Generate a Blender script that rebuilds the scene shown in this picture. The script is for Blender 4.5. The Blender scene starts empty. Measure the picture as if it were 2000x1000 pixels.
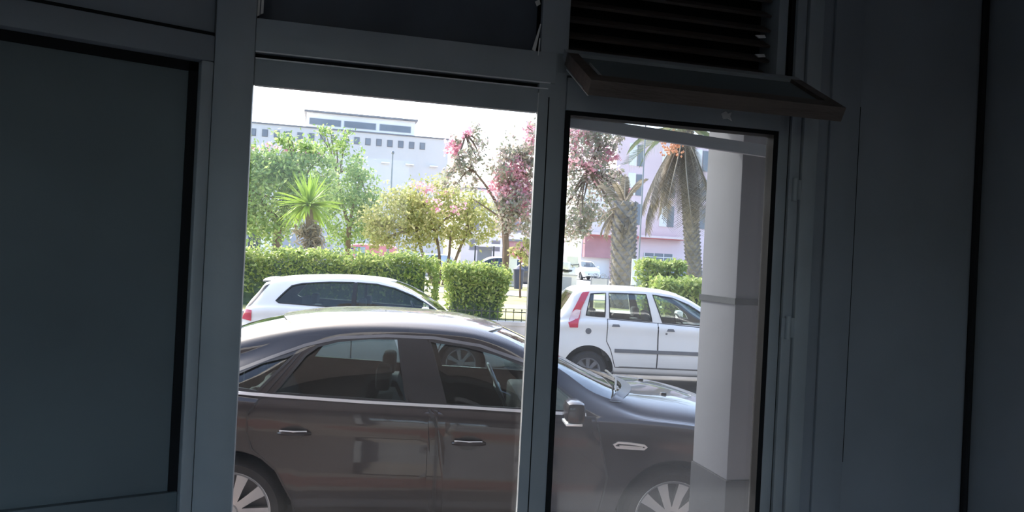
import bpy, bmesh, math, random
import numpy as np
from mathutils import Matrix, Vector

random.seed(7); rng = np.random.default_rng(7)
PI = math.pi
scene = bpy.context.scene
COL = scene.collection

# ------------------------------------------------------------------ camera
F = 1500.0; ROLL = math.radians(2.9); ZC = 1.95
cam = bpy.data.cameras.new('camera'); cam.sensor_width = 36; cam.lens = 36 * F / 2000; cam.clip_end = 2000; cam.clip_start = .02
co = bpy.data.objects.new('camera', cam); COL.objects.link(co)
c_, s_ = math.cos(ROLL), math.sin(ROLL)
co.matrix_world = Matrix(((c_, -s_, 0, 0), (0, 0, -1, 0), (s_, c_, 0, ZC), (0, 0, 0, 1)))
scene.camera = co

# ------------------------------------------------------------------ light
SUN = Vector((-.49, .55, .67)).normalized()
world = bpy.data.worlds.new('sky'); scene.world = world; world.use_nodes = True
wn = world.node_tree; wn.nodes.clear()
sky = wn.nodes.new('ShaderNodeTexSky'); sky.sky_type = 'NISHITA'; sky.sun_disc = False
sky.sun_elevation = math.asin(SUN.z); sky.sun_rotation = math.atan2(SUN.x, SUN.y)
sky.air_density = 1.0; sky.dust_density = 3.0; sky.ozone_density = 1.0
bg = wn.nodes.new('ShaderNodeBackground'); bg.inputs['Strength'].default_value = .36
wo = wn.nodes.new('ShaderNodeOutputWorld')
wn.links.new(sky.outputs[0], bg.inputs[0]); wn.links.new(bg.outputs[0], wo.inputs[0])
sl = bpy.data.lights.new('sun', 'SUN'); sl.energy = 3.6; sl.angle = math.radians(.55); sl.color = (1, .95, .86)
so = bpy.data.objects.new('sun', sl); COL.objects.link(so)
so.rotation_euler = SUN.to_track_quat('Z', 'Y').to_euler()
vs = scene.view_settings
vs.view_transform = 'Standard'; vs.look = 'None'; vs.gamma = 1; vs.exposure = .95; vs.use_curve_mapping = False

# ------------------------------------------------------------------ materials
def lk(nt, a, b): nt.links.new(a, b)
def pm(name, rgb, rough=.6, metal=0.0, var=.12, scale=6.0, bump=0.0, spec=.5, coat=0.0, stretch=None, bscale=None):
    m = bpy.data.materials.new(name); m.use_nodes = True
    nt = m.node_tree; b = nt.nodes['Principled BSDF']
    tc = nt.nodes.new('ShaderNodeTexCoord'); src = tc.outputs['Object']
    if stretch:
        mp = nt.nodes.new('ShaderNodeMapping'); mp.inputs['Scale'].default_value = stretch
        lk(nt, src, mp.inputs[0]); src = mp.outputs[0]
    n = nt.nodes.new('ShaderNodeTexNoise'); n.inputs['Scale'].default_value = scale; n.inputs['Detail'].default_value = 5
    lk(nt, src, n.inputs['Vector'])
    r = nt.nodes.new('ShaderNodeValToRGB')
    r.color_ramp.elements[0].position = .3; r.color_ramp.elements[1].position = .7
    r.color_ramp.elements[0].color = tuple(max(0, c * (1 - var)) for c in rgb) + (1,)
    r.color_ramp.elements[1].color = tuple(min(1, c * (1 + var)) for c in rgb) + (1,)
    lk(nt, n.outputs[0], r.inputs[0]); lk(nt, r.outputs[0], b.inputs['Base Color'])
    b.inputs['Roughness'].default_value = rough; b.inputs['Metallic'].default_value = metal
    b.inputs['Specular IOR Level'].default_value = spec; b.inputs['Coat Weight'].default_value = coat
    b.inputs['Coat Roughness'].default_value = .04
    if bump:
        n2 = nt.nodes.new('ShaderNodeTexNoise'); n2.inputs['Scale'].default_value = bscale or scale * 6; n2.inputs['Detail'].default_value = 6
        lk(nt, src, n2.inputs['Vector'])
        bp = nt.nodes.new('ShaderNodeBump'); bp.inputs['Strength'].default_value = bump; bp.inputs['Distance'].default_value = .01
        lk(nt, n2.outputs[0], bp.inputs['Height']); lk(nt, bp.outputs[0], b.inputs['Normal'])
    return m

def glass_mat(name, tint=(.9, .95, .95), refl=1.0, dust_haze=0.0, dustcol=(.6, .62, .64), dust_scale=3.0):
    m = bpy.data.materials.new(name); m.use_nodes = True
    nt = m.node_tree; nt.nodes.clear()
    out = nt.nodes.new('ShaderNodeOutputMaterial')
    tr = nt.nodes.new('ShaderNodeBsdfTransparent'); tr.inputs[0].default_value = tint + (1,)
    gl = nt.nodes.new('ShaderNodeBsdfGlossy'); gl.inputs['Roughness'].default_value = .015
    fr = nt.nodes.new('ShaderNodeLayerWeight'); fr.inputs[0].default_value = .5      # facing: the same from both sides of a thin pane
    pw = nt.nodes.new('ShaderNodeMath'); pw.operation = 'POWER'; pw.inputs[1].default_value = 4.5; lk(nt, fr.outputs['Facing'], pw.inputs[0])
    mu = nt.nodes.new('ShaderNodeMath'); mu.operation = 'MULTIPLY_ADD'; mu.inputs[1].default_value = .9; mu.inputs[2].default_value = .05 * refl
    mu.use_clamp = True
    lk(nt, pw.outputs[0], mu.inputs[0])
    mx = nt.nodes.new('ShaderNodeMixShader'); lk(nt, mu.outputs[0], mx.inputs[0]); lk(nt, tr.outputs[0], mx.inputs[1]); lk(nt, gl.outputs[0], mx.inputs[2])
    last = mx
    if dust_haze:
        df = nt.nodes.new('ShaderNodeBsdfDiffuse'); df.inputs[0].default_value = dustcol + (1,)
        tl = nt.nodes.new('ShaderNodeBsdfTranslucent'); tl.inputs[0].default_value = dustcol + (1,)
        dm = nt.nodes.new('ShaderNodeMixShader'); dm.inputs[0].default_value = .65
        lk(nt, df.outputs[0], dm.inputs[1]); lk(nt, tl.outputs[0], dm.inputs[2])
        tc = nt.nodes.new('ShaderNodeTexCoord')
        n = nt.nodes.new('ShaderNodeTexNoise'); n.inputs['Scale'].default_value = dust_scale; n.inputs['Detail'].default_value = 6
        lk(nt, tc.outputs['Object'], n.inputs['Vector'])
        mr = nt.nodes.new('ShaderNodeMapRange'); mr.inputs['From Min'].default_value = .3; mr.inputs['From Max'].default_value = .75
        mr.inputs['To Min'].default_value = dust_haze * .75; mr.inputs['To Max'].default_value = dust_haze * 1.4
        lk(nt, n.outputs[0], mr.inputs[0])
        m2 = nt.nodes.new('ShaderNodeMixShader'); lk(nt, mr.outputs[0], m2.inputs[0]); lk(nt, mx.outputs[0], m2.inputs[1]); lk(nt, dm.outputs[0], m2.inputs[2])
        last = m2
    lk(nt, last.outputs[0], out.inputs[0])
    return m

def leaf_mat(name, cols, trans=.45, rough=.45):
    m = bpy.data.materials.new(name); m.use_nodes = True
    nt = m.node_tree; nt.nodes.clear()
    out = nt.nodes.new('ShaderNodeOutputMaterial')
    g = nt.nodes.new('ShaderNodeNewGeometry'); r = nt.nodes.new('ShaderNodeValToRGB')
    el = r.color_ramp.elements
    while len(el) < len(cols): el.new(.5)
    for i, c in enumerate(cols):
        el[i].position = i / (len(cols) - 1); el[i].color = tuple(c) + (1,)
    lk(nt, g.outputs['Random Per Island'], r.inputs[0])
    p = nt.nodes.new('ShaderNodeBsdfPrincipled'); p.inputs['Roughness'].default_value = rough
    p.inputs['Specular IOR Level'].default_value = .35
    t = nt.nodes.new('ShaderNodeBsdfTranslucent')
    mx = nt.nodes.new('ShaderNodeMixShader'); mx.inputs[0].default_value = trans
    lk(nt, r.outputs[0], p.inputs['Base Color']); lk(nt, r.outputs[0], t.inputs[0])
    lk(nt, p.outputs[0], mx.inputs[1]); lk(nt, t.outputs[0], mx.inputs[2]); lk(nt, mx.outputs[0], out.inputs[0])
    return m

M = {}
M['frame'] = pm('grey_frame_paint', (.35, .385, .415), .42, 0, .10, 4, .12)
M['frame_dark'] = pm('dark_gasket_and_shadow', (.012, .013, .015), .7, 0, .2, 8, spec=.15)
M['wallpaint'] = pm('blue_grey_wall_paint', (.24, .265, .30), .75, 0, .12, 2.2, .25)
M['panel'] = pm('dark_panel_paint', (.125, .155, .17), .6, 0, .18, 1.6, .1)
M['floor'] = pm('dusty_concrete_floor', (.34, .33, .31), .8, 0, .2, 3, .3)
M['roomwhite'] = pm('white_room_paint', (.74, .74, .74), .8, 0, .06, 2, .1)
M['ceil'] = pm('ceiling_plaster', (.58, .59, .60), .85, 0, .08, 2, .1)
M['slat'] = pm('brown_shutter_slat', (.10, .078, .068), .5, 0, .3, 5, .2, stretch=(1, 8, 8))
M['navy'] = pm('dark_navy_board', (.09, .105, .135), .5, 0, .25, 4, .1)
M['chip'] = pm('pale_torn_paper_and_glint', (.75, .74, .72), .8, 0, .1, 40)
M['metal'] = pm('bright_aluminium', (.80, .82, .84), .4, .3, .05, 10)
M['pillar'] = pm('grey_pillar_paint', (.092, .099, .115), .75, 0, .06, 2, .15, spec=.2)
M['plinth'] = pm('dark_plinth_paint', (.014, .016, .02), .8, 0, .15, 4, .2, spec=.1)
M['strap'] = pm('dark_strap', (.035, .04, .045), .8, 0, .1, 8, spec=.1)
M['asphalt'] = pm('asphalt', (.13, .13, .135), .9, 0, .18, 3, .5, bscale=90)
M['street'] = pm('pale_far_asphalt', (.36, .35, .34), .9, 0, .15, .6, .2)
M['pave'] = pm('beige_paving', (.27, .25, .23), .8, 0, .15, 3, .3)
M['redpave'] = pm('red_paving', (.26, .15, .135), .75, 0, .2, 6, .3)
M['kerb'] = pm('kerb_concrete', (.50, .49, .47), .85, 0, .15, 3, .3)
M['plaster'] = pm('white_plaster', (.66, .64, .61), .85, 0, .04, .12, .05)
M['plaster2'] = pm('bright_plaster', (.90, .88, .85), .85, 0, .05, .3, .05)
M['roofedge'] = pm('roof_edge_grey', (.22, .22, .23), .8, 0, .2, 1)
M['farwin'] = pm('far_window_grey', (.20, .22, .25), .3, 0, .15, .5)
M['pinkwall'] = pm('pink_lilac_plaster', (.84, .66, .68), .85, 0, .1, .15, .05)
M['redcanopy'] = pm('red_canopy', (.62, .16, .14), .6, 0, .15, .6)
M['redwall'] = pm('red_sign_panel', (.50, .26, .27), .7, 0, .15, .5)
M['canopywhite'] = pm('canopy_edge_pink_white', (.85, .70, .68), .6, 0, .08, 1)
M['greywall'] = pm('grey_render', (.40, .41, .45), .85, 0, .1, .4, .05)
M['darkopen'] = pm('dark_opening', (.06, .065, .075), .5, 0, .2, .6)
M['stucco'] = pm('facade_stucco', (.15, .14, .14), .85, 0, .1, 1, .1)
M['grass'] = pm('dry_lawn', (.42, .40, .16), .9, 0, .22, 1.2, .4, bscale=60)
M['path'] = pm('pale_park_path', (.72, .66, .56), .9, 0, .1, 2, .2)
M['iron'] = pm('black_iron', (.03, .035, .03), .5, 0, .2, 20)
M['bark'] = pm('brown_bark', (.17, .12, .09), .9, 0, .35, 9, .6, stretch=(1, 1, .35))
M['palmbark'] = pm('palm_bark', (.26, .23, .20), .9, 0, .35, 5, .7)
M['core'] = pm('hedge_twigs_and_shade', (.075, .12, .075), .9, 0, .35, 9, .5)
M['leaf_hedge'] = leaf_mat('hedge_leaves', [(.16, .24, .07), (.30, .40, .10), (.52, .56, .22)], .42)
M['leaf_green'] = leaf_mat('green_leaves', [(.15, .25, .08), (.28, .42, .13), (.50, .58, .24)], .45)
M['leaf_yellow'] = leaf_mat('yellow_green_leaves', [(.30, .33, .10), (.46, .48, .18), (.68, .62, .34)], .45)
M['leaf_dusky'] = leaf_mat('dusky_leaves', [(.24, .27, .19), (.40, .40, .32), (.62, .48, .48)], .45)
M['blossom'] = leaf_mat('pink_blossom', [(.70, .30, .42), (.85, .48, .58), (.92, .68, .74)], .5)
M['cordyline'] = leaf_mat('cordyline_leaf', [(.20, .34, .04), (.34, .48, .08), (.50, .58, .16)], .35)
M['frond'] = leaf_mat('palm_frond_green', [(.16, .22, .12), (.26, .30, .18), (.36, .34, .24)], .3)
M['deadfrond'] = leaf_mat('dead_palm_frond', [(.20, .17, .13), (.30, .26, .20), (.46, .40, .32)], .25, .7)
M['dates'] = pm('orange_dates', (.72, .32, .18), .5, 0, .2, 20)
M['rubber'] = pm('tyre_rubber', (.02, .02, .021), .75, 0, .2, 20, .2)
M['alloy'] = pm('silver_alloy', (.45, .455, .46), .32, .8, .05, 8)
M['chrome'] = pm('chrome_trim', (.85, .86, .87), .35, .6, .02, 5)
M['blacktrim'] = pm('black_trim', (.018, .018, .02), .35, 0, .1, 8)
M['greytrim'] = pm('grey_plastic_trim', (.16, .16, .165), .6, 0, .1, 8)
M['interior'] = pm('dark_car_interior', (.025, .028, .03), .7, 0, .2, 8)
M['greyint'] = pm('grey_car_interior', (.16, .17, .175), .8, 0, .2, 8)
M['paint_dark'] = pm('dark_brown_metallic_paint', (.026, .022, .023), .35, .0, .03, 2, coat=.85, spec=.12)
M['paint_white'] = pm('white_car_paint', (.92, .89, .84), .25, 0, .02, 3, coat=.6)
M['paint_red'] = pm('faded_red_paint', (.70, .22, .22), .35, 0, .06, 3, coat=.3)
M['paint_navy'] = pm('dark_blue_paint', (.05, .06, .08), .2, .2, .05, 3, coat=1)
M['paint_silver'] = pm('silver_paint', (.55, .58, .60), .25, .5, .04, 3, coat=.6)
M['paint_charcoal'] = pm('charcoal_paint', (.07, .07, .075), .2, .2, .05, 3, coat=1)
M['tail'] = pm('red_tail_lens', (.62, .03, .07), .15, 0, .1, 8, coat=1)
M['tail_pale'] = pm('pale_lens', (.82, .60, .62), .15, 0, .05, 8, coat=1)
M['lamp'] = pm('headlamp_lens', (.75, .78, .80), .1, .2, .05, 8, coat=1)
M['plate'] = pm('white_number_plate', (.8, .8, .78), .5, 0, .03, 8)
M['carglass'] = glass_mat('car_glass', (.72, .80, .79), 2.4)
M['darkglass'] = glass_mat('tinted_car_glass', (.42, .50, .50), 1.3)
M['screenglass'] = glass_mat('windscreen_glass', (.6, .68, .67), 3.5)
M['pane_clear'] = glass_mat('clear_pane', (.985, .99, .99), .5, .008)  # faint film imitates the milky veil of light over the doorway
M['pane_dusty'] = glass_mat('dusty_pane', (.95, .97, .98), .6, .045, (.42, .45, .50), 2.2)
M['signwhite'] = pm('white_sign_panel', (.80, .82, .82), .5, 0, .05, 3)
M['pole'] = pm('grey_pole', (.25, .27, .30), .5, .3, .1, 3)
M['bin'] = pm('dark_blue_plastic', (.06, .07, .13), .6, 0, .1, 5)
M['scooterwhite'] = pm('scooter_white', (.82, .83, .84), .3, 0, .05, 5, coat=.5)
M['white_paint_line'] = pm('road_line_paint', (.75, .75, .73), .8, 0, .2, 8)

# ------------------------------------------------------------------ helpers
def link(o): COL.objects.link(o); return o
def empty(name, loc=(0, 0, 0), rz=0.0):
    o = bpy.data.objects.new(name, None); o.empty_display_size = .1
    o.location = loc; o.rotation_euler = (0, 0, rz); return link(o)
def tag(o, label=None, cat=None, group=None, kind=None):
    if label: o['label'] = label
    if cat: o['category'] = cat
    if group: o['group'] = group
    if kind: o['kind'] = kind
    return o
def struct(o): o['kind'] = 'structure'; return o

def ray(u, v):
    du = (u - 1000) / F; dv = (500 - v) / F
    return du * c_ - dv * s_, du * s_ + dv * c_
def at(u, v, Y):
    a, b = ray(u, v); return Vector((a * Y, Y, ZC + b * Y))

class MB:
    def __init__(self): self.v = []; self.f = []
    def add(self, vs_, fs):
        n = len(self.v); self.v += [tuple(p) for p in vs_]; self.f += [tuple(i + n for i in f) for f in fs]; return self
    def box(self, x0, x1, y0, y1, z0, z1, bev=0.0):
        if bev:
            b = bmesh.new(); bmesh.ops.create_cube(b, size=1)
            for q in b.verts:
                q.co = Vector(((x0 + x1) / 2 + q.co.x * (x1 - x0), (y0 + y1) / 2 + q.co.y * (y1 - y0), (z0 + z1) / 2 + q.co.z * (z1 - z0)))
            bmesh.ops.bevel(b, geom=b.edges[:], offset=bev, segments=2, affect='EDGES', profile=.5)
            b.verts.index_update(); self.add([q.co[:] for q in b.verts], [[q.index for q in f.verts] for f in b.faces]); b.free(); return self
        return self.add([(x0, y0, z0), (x1, y0, z0), (x1, y1, z0), (x0, y1, z0), (x0, y0, z1), (x1, y0, z1), (x1, y1, z1), (x0, y1, z1)],
                        [(0, 3, 2, 1), (4, 5, 6, 7), (0, 1, 5, 4), (1, 2, 6, 5), (2, 3, 7, 6), (3, 0, 4, 7)])
    def tube(self, pts, radii, n=8, cap=True):
        pts = [Vector(p) for p in pts]
        if not hasattr(radii, '__len__'): radii = [radii] * len(pts)
        rings = []; ref = None
        for i, p in enumerate(pts):
            t = (pts[min(i + 1, len(pts) - 1)] - pts[max(i - 1, 0)]).normalized()
            if ref is None: ref = Vector((0, 0, 1)) if abs(t.z) < .9 else Vector((1, 0, 0))
            a = t.cross(ref).normalized(); b = t.cross(a).normalized(); ref = -b if False else ref
            rings.append([p + (a * math.cos(2 * PI * k / n) + b * math.sin(2 * PI * k / n)) * radii[i] for k in range(n)])
        vs_ = [q for r in rings for q in r]; fs = []
        for i in range(len(pts) - 1):
            for k in range(n):
                fs.append((i * n + k, i * n + (k + 1) % n, (i + 1) * n + (k + 1) % n, (i + 1) * n + k))
        if cap: fs += [tuple(range(n))[::-1], tuple((len(pts) - 1) * n + k for k in range(n))]
        return self.add(vs_, fs)
    def lathe(self, prof, axis='y', n=32, c=(0, 0, 0), closed=False):
        vs_ = []; fs = []; m = len(prof)
        for k in range(n):
            a = 2 * PI * k / n
            for r, h in prof:
                if axis == 'y': vs_.append((c[0] + r * math.cos(a), c[1] + h, c[2] + r * math.sin(a)))
                else: vs_.append((c[0] + r * math.cos(a), c[1] + r * math.sin(a), c[2] + h))
        for k in range(n):
            for j in range(m - (0 if closed else 1)):
                j2 = (j + 1) % m; k2 = (k + 1) % n
                fs.append((k * m + j, k * m + j2, k2 * m + j2, k2 * m + j))
        return self.add(vs_, fs)
    def prism(self, poly, ax, h0, h1):
        def P(a, b, h): return {'y': (a, h, b), 'z': (a, b, h), 'x': (h, a, b)}[ax]
        n = len(poly)
        return self.add([P(a, b, h0) for a, b in poly] + [P(a, b, h1) for a, b in poly],
                        [tuple(range(n)), tuple(range(2 * n - 1, n - 1, -1))] + [(i, i + n, (i + 1) % n + n, (i + 1) % n) for i in range(n)])
    def grid(self, P, nu, nv):
        vs_ = [P[i][j] for i in range(nu) for j in range(nv)]
        return self.add(vs_, [(i * nv + j, (i + 1) * nv + j, (i + 1) * nv + j + 1, i * nv + j + 1) for i in range(nu - 1) for j in range(nv - 1)])
    def build(self, name, mat, parent=None, smooth=False, fix=True):
        me = bpy.data.meshes.new(name); me.from_pydata(self.v, [], self.f)
        if fix:
            b = bmesh.new(); b.from_mesh(me); bmesh.ops.recalc_face_normals(b, faces=b.faces); b.to_mesh(me); b.free()
        if mat is not None: me.materials.append(M[mat] if isinstance(mat, str) else mat)
        if smooth:
            me.shade_smooth(); me.set_sharp_from_angle(angle=math.radians(38))
        o = bpy.data.objects.new(name, me); link(o)
        if parent: o.parent = parent
        return o
def box(name, mat, b, parent=None, bev=0.0):
    return MB().box(*b, bev=bev).build(name, mat, parent, smooth=bev > 0)
def copy_tree(o, parent=None):
    c = o.copy(); link(c); c.parent = parent
    for ch in list(o.children): copy_tree(ch, c)
    return c
def pchip(tab):
    xs = np.array([t[0] for t in tab], float); ys = np.array([t[1] for t in tab], float)
    h = np.diff(xs); d = np.diff(ys) / h; m = np.zeros(len(xs))
    m[0], m[-1] = d[0], d[-1]
    for i in range(1, len(xs) - 1):
        if d[i - 1] * d[i] > 0:
            w1 = 2 * h[i] + h[i - 1]; w2 = h[i] + 2 * h[i - 1]; m[i] = (w1 + w2) / (w1 / d[i - 1] + w2 / d[i])
    def f(x):
        x = min(max(x, xs[0]), xs[-1]); i = min(int(np.searchsorted(xs, x, 'right')) - 1, len(h) - 1); i = max(i, 0)
        t = (x - xs[i]) / h[i]
        return float((1 + 2 * t) * (1 - t) ** 2 * ys[i] + t * (1 - t) ** 2 * h[i] * m[i] + t * t * (3 - 2 * t) * ys[i + 1] + t * t * (t - 1) * h[i] * m[i + 1])
    return f

# ================================================================== THE ROOM
WA = math.radians(14); Y0 = 2.135
WD = Vector((math.cos(WA), math.sin(WA), 0)); WN = Vector((-math.sin(WA), math.cos(WA), 0)); WO = Vector((0, Y0, 0))
def wp(s, w, z=0.0): return WO + WD * s + WN * w + Vector((0, 0, z))
def wroot(name): return empty(name, WO, WA)
FZ = .40; CZ = 3.05           # room floor and ceiling heights
LA = math.radians(33)
A_ = wp(-.80, 0); B_ = wp(1.57, 0)
D_ = A_ - Vector((math.cos(LA), math.sin(LA), 0)) * 3.2
C_ = B_ - WN * 4.6
E_ = Vector((-3.0, -3.2, 0))
roomp = [A_, B_, C_, E_, D_]
def slab(name, mat, poly, z0, z1):
    return struct(MB().prism([(p[0], p[1]) for p in poly], 'z', z0, z1).build(name, mat))
slab('floor', 'floor', [A_ + WN * .12, B_ + WN * .12, C_, E_, D_], FZ - .25, FZ)
slab('ceiling', 'ceil', [A_, B_, C_, E_, D_], CZ, CZ + .15)
def wallseg(name, p, q, mat, t=.2):
    d = (q - p).normalized(); n = Vector((d.y, -d.x, 0))
    cc = (A_ + C_) / 2
    if n.dot(cc - p) > 0: n = -n
    return struct(MB().prism([(p.x, p.y), (q.x, q.y), (q.x + n.x * t, q.y + n.y * t), (p.x + n.x * t, p.y + n.y * t)], 'z', FZ - .25, CZ + .15).build(name, mat))
wallseg('wall_side', E_, D_, 'roomwhite')
# unseen wall behind the camera, with a wide window added to light the room
bd = (E_ - C_).normalized(); bl = (E_ - C_).length; BK = math.atan2(bd.y, bd.x)
wb_ = struct(empty('wall_back', C_, BK))
WX0, WX1, WZ0, WZ1 = 1.3, 4.7, 1.2, 2.8
for b4 in ((0, WX0, 0, .2, FZ - .25, CZ + .15), (WX1, bl, 0, .2, FZ - .25, CZ + .15), (WX0, WX1, 0, .2, FZ - .25, WZ0), (WX0, WX1, 0, .2, WZ1, CZ + .15)):
    box('wall_piece', 'roomwhite', b4, wb_)
wk = struct(empty('fill_window', C_, BK))
for b4 in ((WX0, WX1, .06, .12, WZ0, WZ0 + .06), (WX0, WX1, .06, .12, WZ1 - .06, WZ1), (WX0, WX0 + .06, .06, .12, WZ0, WZ1), (WX1 - .06, WX1, .06, .12, WZ0, WZ1), (2.87, 2.93, .06, .12, WZ0, WZ1)):
    box('window_frame', 'frame', b4, wk)
box('glass_pane', 'pane_clear', (WX0 + .05, WX1 - .05, .088, .092, WZ0 + .05, WZ1 - .05), wk)
pl2 = bpy.data.lights.new('fill_window_portal', 'AREA'); pl2.shape = 'RECTANGLE'; pl2.size = WX1 - WX0; pl2.size_y = WZ1 - WZ0; pl2.cycles.is_portal = True
po2 = link(bpy.data.objects.new('fill_window_portal', pl2)); pmid = C_ + bd * (WX0 + WX1) / 2 + Vector((-bd.y, bd.x, 0)) * .15
po2.location = (pmid.x, pmid.y, (WZ0 + WZ1) / 2); po2.rotation_euler = (math.radians(90), 0, BK)
wr_ = wallseg('wall_right', B_, C_, 'wallpaint')

# left wall: panelled partition turned towards the room
lw = struct(empty('wall_left', A_, LA))
MB().box(-3.2, .02, .075, .20, FZ - .25, CZ + .15).build('backing', 'panel', lw)
box('panel', 'panel', (-1.55, -.03, .045, .075, 1.31, 2.40), lw)
box('lower_panel', 'panel', (-1.55, -.03, .038, .075, FZ + .1, 1.235), lw)
box('middle_rail', 'panel', (-1.55, -.03, .028, .075, 1.235, 1.31), lw, .004)
box('painted_shadow', 'frame_dark', (-1.55, -.03, .036, .047, 2.378, 2.402), lw)  # near-black strip coloured in as the shadow line along the panel top
box('painted_shadow', 'frame_dark', (-.052, -.03, .036, .047, FZ + .1, 2.402), lw)  # the same painted shadow down the panel's right edge
box('rail_joint', 'frame_dark', (-3.2, 0, .010, .03, 2.466, 2.478), lw)
box('top_rail', 'wallpaint', (-1.62, .0, .0, .075, 2.402, 2.468), lw, .004)
box('upper_board', 'wallpaint', (-3.2, .0, .012, .075, 2.476, CZ), lw, .004)
box('stile', 'frame', (-.03, .0, .0, .075, FZ, 2.402), lw, .004)
box('stile', 'frame', (-1.62, -1.55, .0, .075, FZ, 2.402), lw, .004)
box('far_board', 'panel', (-3.2, -1.62, .03, .075, FZ, 2.476), lw, .004)

# front wall: pier beside the window, spandrel above, wall below the window
wf = struct(wroot('wall_front'))
MB().box(.945, 1.60, .0, .036, FZ - .25, CZ + .15).build('pier', 'wallpaint', wf)
box('pier_core', 'stucco', (1.06, 1.60, .036, .25, FZ - .25, CZ + .15), wf)
box('upper_wall', 'wallpaint', (-.80, .945, .0, .25, 2.93, CZ + .15), wf)
box('lower_wall', 'wallpaint', (.10, .945, .0, .25, FZ - .25, .92), wf)
# plaster edge strip and conduit-like seam on the pier
box('plaster_strip', 'wallpaint', (.985, 1.088, -.012, .0, FZ, 2.95), wf, .003)
box('seam', 'frame_dark', (1.090, 1.097, -.002, .001, 1.36, 2.47), wf)
MB().tube([(1.555, -.012, FZ), (1.552, -.012, 1.2), (1.545, -.012, 2.0), (1.54, -.012, CZ)], .011, 8).build('corner_cable', 'frame_dark', wf, True)

# doorway: left post, head, clear pane, metal tracks
d1 = struct(wroot('door_1'))
box('door_post', 'frame', (-.80, -.704, -.005, .022, FZ, 2.95), d1, .004)
box('post_back', 'frame', (-.82, -.735, .022, .25, FZ, 2.95), d1)
box('head_rail', 'frame', (-.704, .053, .004, .026, 2.355, 2.424), d1, .003)
box('head_back', 'frame', (-.75, .10, .026, .10, 2.372, 2.53), d1)
box('head_rail', 'frame', (-.704, .10, -.004, .10, 2.438, 2.525), d1, .003)
box('painted_shadow', 'frame_dark', (-.704, .09, .02, .08, 2.424, 2.438), d1)  # dark filler paints the shade between the two head rails
box('track', 'metal', (-.702, .085, -.006, .002, 2.4375, 2.4405), d1)
box('track', 'metal', (-.702, .080, -.002, .005, 2.4215, 2.4245), d1)
box('glass_pane', 'pane_clear', (-.715, .062, .028, .032, .94, 2.365), d1)
box('bottom_rail', 'frame', (-.704, .053, .004, .026, FZ, .95), d1, .004)
box('edge_strip', 'metal', (.0515, .0535, -.001, .004, FZ, 2.41), d1)
# mullion between doorway and window
box('mullion', 'frame', (.053, .135, .0, .022, FZ, 2.95), d1, .004)
box('mullion_back', 'frame', (.085, .132, .022, .12, FZ, 2.95), d1)
box('mullion_groove', 'frame_dark', (.082, .085, -.001, .004, FZ, 2.40), d1)

# window: sash frame, gasket, dusty pane, hinges
w1 = struct(wroot('window_1'))
box('sash_rail', 'frame', (.135, .845, -.004, .07, 2.368, 2.462), w1, .004)
box('sash_rail', 'frame', (.135, .845, -.004, .07, .92, 1.00), w1, .004)
box('sash_stile', 'frame', (.812, .848, -.004, .036, .92, 2.462), w1, .004)
box('gasket', 'frame_dark', (.1345, .149, -.003, .045, 1.0, 2.368), w1)
box('gasket', 'frame_dark', (.149, .812, -.003, .045, 2.356, 2.368), w1)
box('gasket', 'frame_dark', (.796, .812, -.003, .036, 1.0, 2.356), w1)
box('glass_pane', 'pane_dusty', (.147, .798, .028, .032, .99, 2.358), w1)
box('jamb_board', 'frame', (.855, .888, -.006, .036, .92, 2.95), w1, .003)
box('jamb_board', 'frame', (.894, .945, -.012, .036, .92, 2.95), w1, .004)
box('joint', 'frame_dark', (.840, .95, .006, .034, .92, 2.93), w1)
for z in (2.195, 1.775):
    h = MB().tube([(.872, -.012, z - .035), (.872, -.012, z + .035)], .009, 10)
    h.box(.852, .872, -.008, -.004, z - .03, z + .03); h.box(.872, .892, -.0135, -.006, z - .03, z + .03)
    h.build('hinge', 'frame', w1, True)
box('cross_rail', 'frame', (.10, .855, .0, .08, 2.468, 2.53), w1, .004)
chip = MB(); cp = [(.615, 2.403), (.630, 2.412), (.637, 2.405), (.650, 2.411), (.645, 2.398), (.652, 2.384), (.638, 2.391), (.622, 2.388)]
chip.prism(cp, 'y', -.0065, -.0035); chip.build('paint_chip', 'chip', w1)

# transom openings
t1 = struct(wroot('window_2'))
box('transom_backing', 'frame_dark', (-.80, .135, .10, .25, 2.5, 2.95), t1)
box('transom_sill', 'frame', (-.704, .053, .02, .10, 2.515, 2.53), t1)
box('shutter_box', 'navy', (-.704, .053, .06, .10, 2.53, 2.93), t1)
t2 = struct(wroot('window_3'))
box('transom_backing', 'frame_dark', (.135, .945, .10, .25, 2.46, 2.95), t2)
box('transom_jamb', 'frame', (.795, .827, .0, .12, 2.53, 2.95), t2, .003)
box('transom_jamb', 'frame_dark', (.827, .855, .02, .12, 2.53, 2.95), t2)
box('transom_sill', 'frame', (.135, .855, .0, .14, 2.522, 2.535), t2)
for i in range(9):
    z = 2.555 + i * .046
    sm = MB(); P = [(.03, -.013), (.075, .014), (.081, .010), (.036, -.019)]
    sm.add([(.14, y, z + dz) for y, dz in P] + [(.79, y, z + dz) for y, dz in P], [(0, 1, 2, 3), (7, 6, 5, 4), (0, 4, 5, 1), (1, 5, 6, 2), (2, 6, 7, 3), (3, 7, 4, 0)])
    sm.build('slat', 'slat', t2)
for s_0, z in ((.735, 2.60), (.733, 2.658)):
    MB().prism([(s_0, z), (s_0 + .03, z + .004), (s_0 + .035, z - .004), (s_0 + .012, z - .008)], 'y', .022, .027).build('slat_glint', 'chip', t2)  # pale slivers painted as glints of light on the slats
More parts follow.
